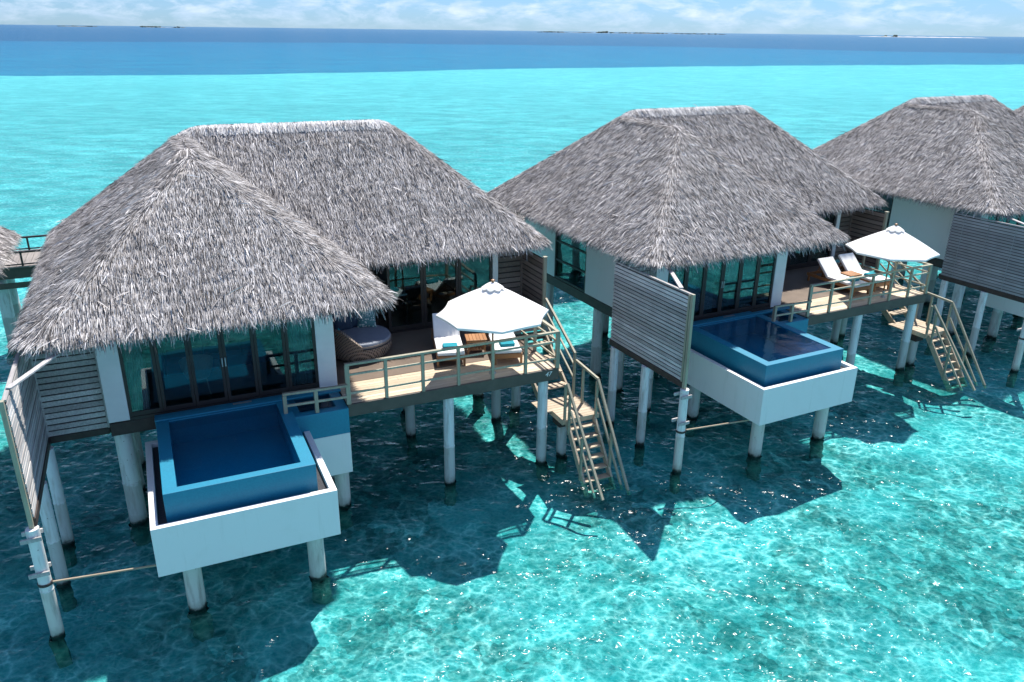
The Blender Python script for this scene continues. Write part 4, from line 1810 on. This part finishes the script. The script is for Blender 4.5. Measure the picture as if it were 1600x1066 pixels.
# ------------------------------------------------------------------ copies of what the other villas repeat
note_kids()
dup(pool, 'b', PL['b'])
dup(pool, 'c', PL['c'])
dup(stairs, 'b', SLB['b'])
dup(rod, 'b', RL['b'])
dup(screen, 'b', CL['b'])
dup(umbrella, 'b', UL['b'], rz=R(7))
dup(table, 'b', 'small square teak side table between the loungers of the middle villa deck', (3.70, 1.72, ZD))


# ------------------------------------------------------------------ boardwalk behind the row
def build_walk():
    t_ = thing('boardwalk', 'grey plank boardwalk on piles behind the villas, seen at the left edge', 'boardwalk', 'a', (0, 15.7, 0))
    zb4 = 2.82
    m = MB()
    u = -26.
    while u < 44:
        m.box(u + .006, u + .194, 14.55, 16.95, zb4 - .04, zb4)
        u += .2
    obj('planks', m, 'walk_wood', t_)
    m = MB()
    for v in (14.6, 16.8):
        m.box(-26, 44, v, v + .1, zb4 - .42, zb4 - .045)
        m.box(-26, 44, v - .03, v - .003, zb4 - .75, zb4 - .55)
    obj('fascia', m, 'fascia', t_)
    m = MB()
    for v in (14.62, 16.88):
        m.box(-26, 44, v - .04, v + .04, zb4 + .45, zb4 + .51)
        m.box(-26, 44, v - .02, v + .02, zb4 + .04, zb4 + .08)
    ra = obj('low_rail', m, 'frame', t_)
    for i in range(24):
        m = MB()
        for v in (14.62, 16.88):
            m.box(-25 + i * 2.9 - .03, -25 + i * 2.9 + .03, v - .03, v + .03, zb4, zb4 + .45)
        obj('rail_post', m, 'frame', ra)
    for i in range(13):
        for v in (14.9, 16.5):
            pile(t_, -25.05 + i * 5.55, v, zb4 - .42, .20, 'pile', joint=False)


build_walk()

# ------------------------------------------------------------------ islets on the horizon
t = NT('far_palms')
MAT['palms'] = t.done(t.bsdf(t.mix(t.noise(t.pos((.02, .02, .05)), 2., 4), (.035, .06, .05), (.08, .12, .10)), .9))
MAT['islet_sand'] = simple('islet_sand', (.45, .44, .42), .9, .05, .01)


def islet(label, px, dist, length, height, sand_h=.8, blobs=None, density=1.):
    ax = (px - 800) / F_PX / math.cos(PITCH)
    c = Vector((ax * dist, dist, 0))
    o = bpy.data.objects.new('islet', None)
    COL.objects.link(o)
    o.location = c
    o['label'] = label
    o['category'] = 'island'
    o['group'] = 'islets along the horizon'
    BASE[o] = c
    m = MB()
    n = 40
    v, f = [], []
    for i in range(n + 1):
        k = -1 + 2 * i / n
        hgt = sand_h * math.sqrt(max(0, 1 - k * k)) * (1 + .3 * math.sin(i * 1.7))
        w = 40 * math.sqrt(max(0, 1 - k * k)) + 4
        x = c.x + k * length / 2
        v += [(x, c.y - w, -.3), (x, c.y - w * .5, hgt), (x, c.y + w * .5, hgt), (x, c.y + w, -.3)]
    for i in range(n):
        for j in range(3):
            f.append((4 * i + j, 4 * i + 4 + j, 4 * i + 5 + j, 4 * i + 1 + j))
    m.add(v, f)
    obj('beach', m, 'islet_sand', o, smooth=True)
    # tree belt: many small crowns of different heights
    m = MB()
    rr = random.Random(int(px))
    for a, b, hh in (blobs or [(-.95, .95, height)]):
        cnt = max(3, int((b - a) * length / 2 / 16 * density))
        for i in range(cnt):
            k = a + (b - a) * (i + rr.random()) / cnt
            env = min(1, (k - a) / .08 + .3, (b - k) / .08 + .3)
            h_ = .8 * hh * env * rr.uniform(.55, 1.1)
            r_ = rr.uniform(9, 15)
            x, y = c.x + k * length / 2, c.y + rr.uniform(-25, 25)
            q = iv * (1 + .25 * np.sin(iv[:, :1] * 5 + i) * np.cos(iv[:, 1:2] * 4 + i)) * np.array([r_, r_, h_ * .5]) + np.array([x, y, h_ * .55])
            m.add(q.tolist(), itri)
    obj('tree_belt', m, 'palms', o)
    return o


islet('tiny wooded islet farthest left on the horizon', 205, 7000, 330, 9)
islet('low wooded islet left on the horizon, two clumps with a gap between them', 322, 7000, 370, 13, blobs=[(-1, .0, 13), (.4, .85, 13)])
islet('long dark wooded island at the middle of the horizon, with one taller clump', 958, 6500, 1460, 12,
      blobs=[(-.98, -.68, 11), (-.62, -.4, 6), (-.38, -.18, 17), (-.18, .38, 10), (.40, .98, 8)])
islet('long bare white sandbar on the horizon with one dark clump and a hut', 1353, 5000, 760, 10, sand_h=3.0, blobs=[(-.62, -.5, 17), (-.48, -.36, 21)])
islet('dark wooded islet near the right end of the horizon', 1532, 7000, 420, 12, blobs=[(-.9, .7, 12), (.1, .4, 17)])
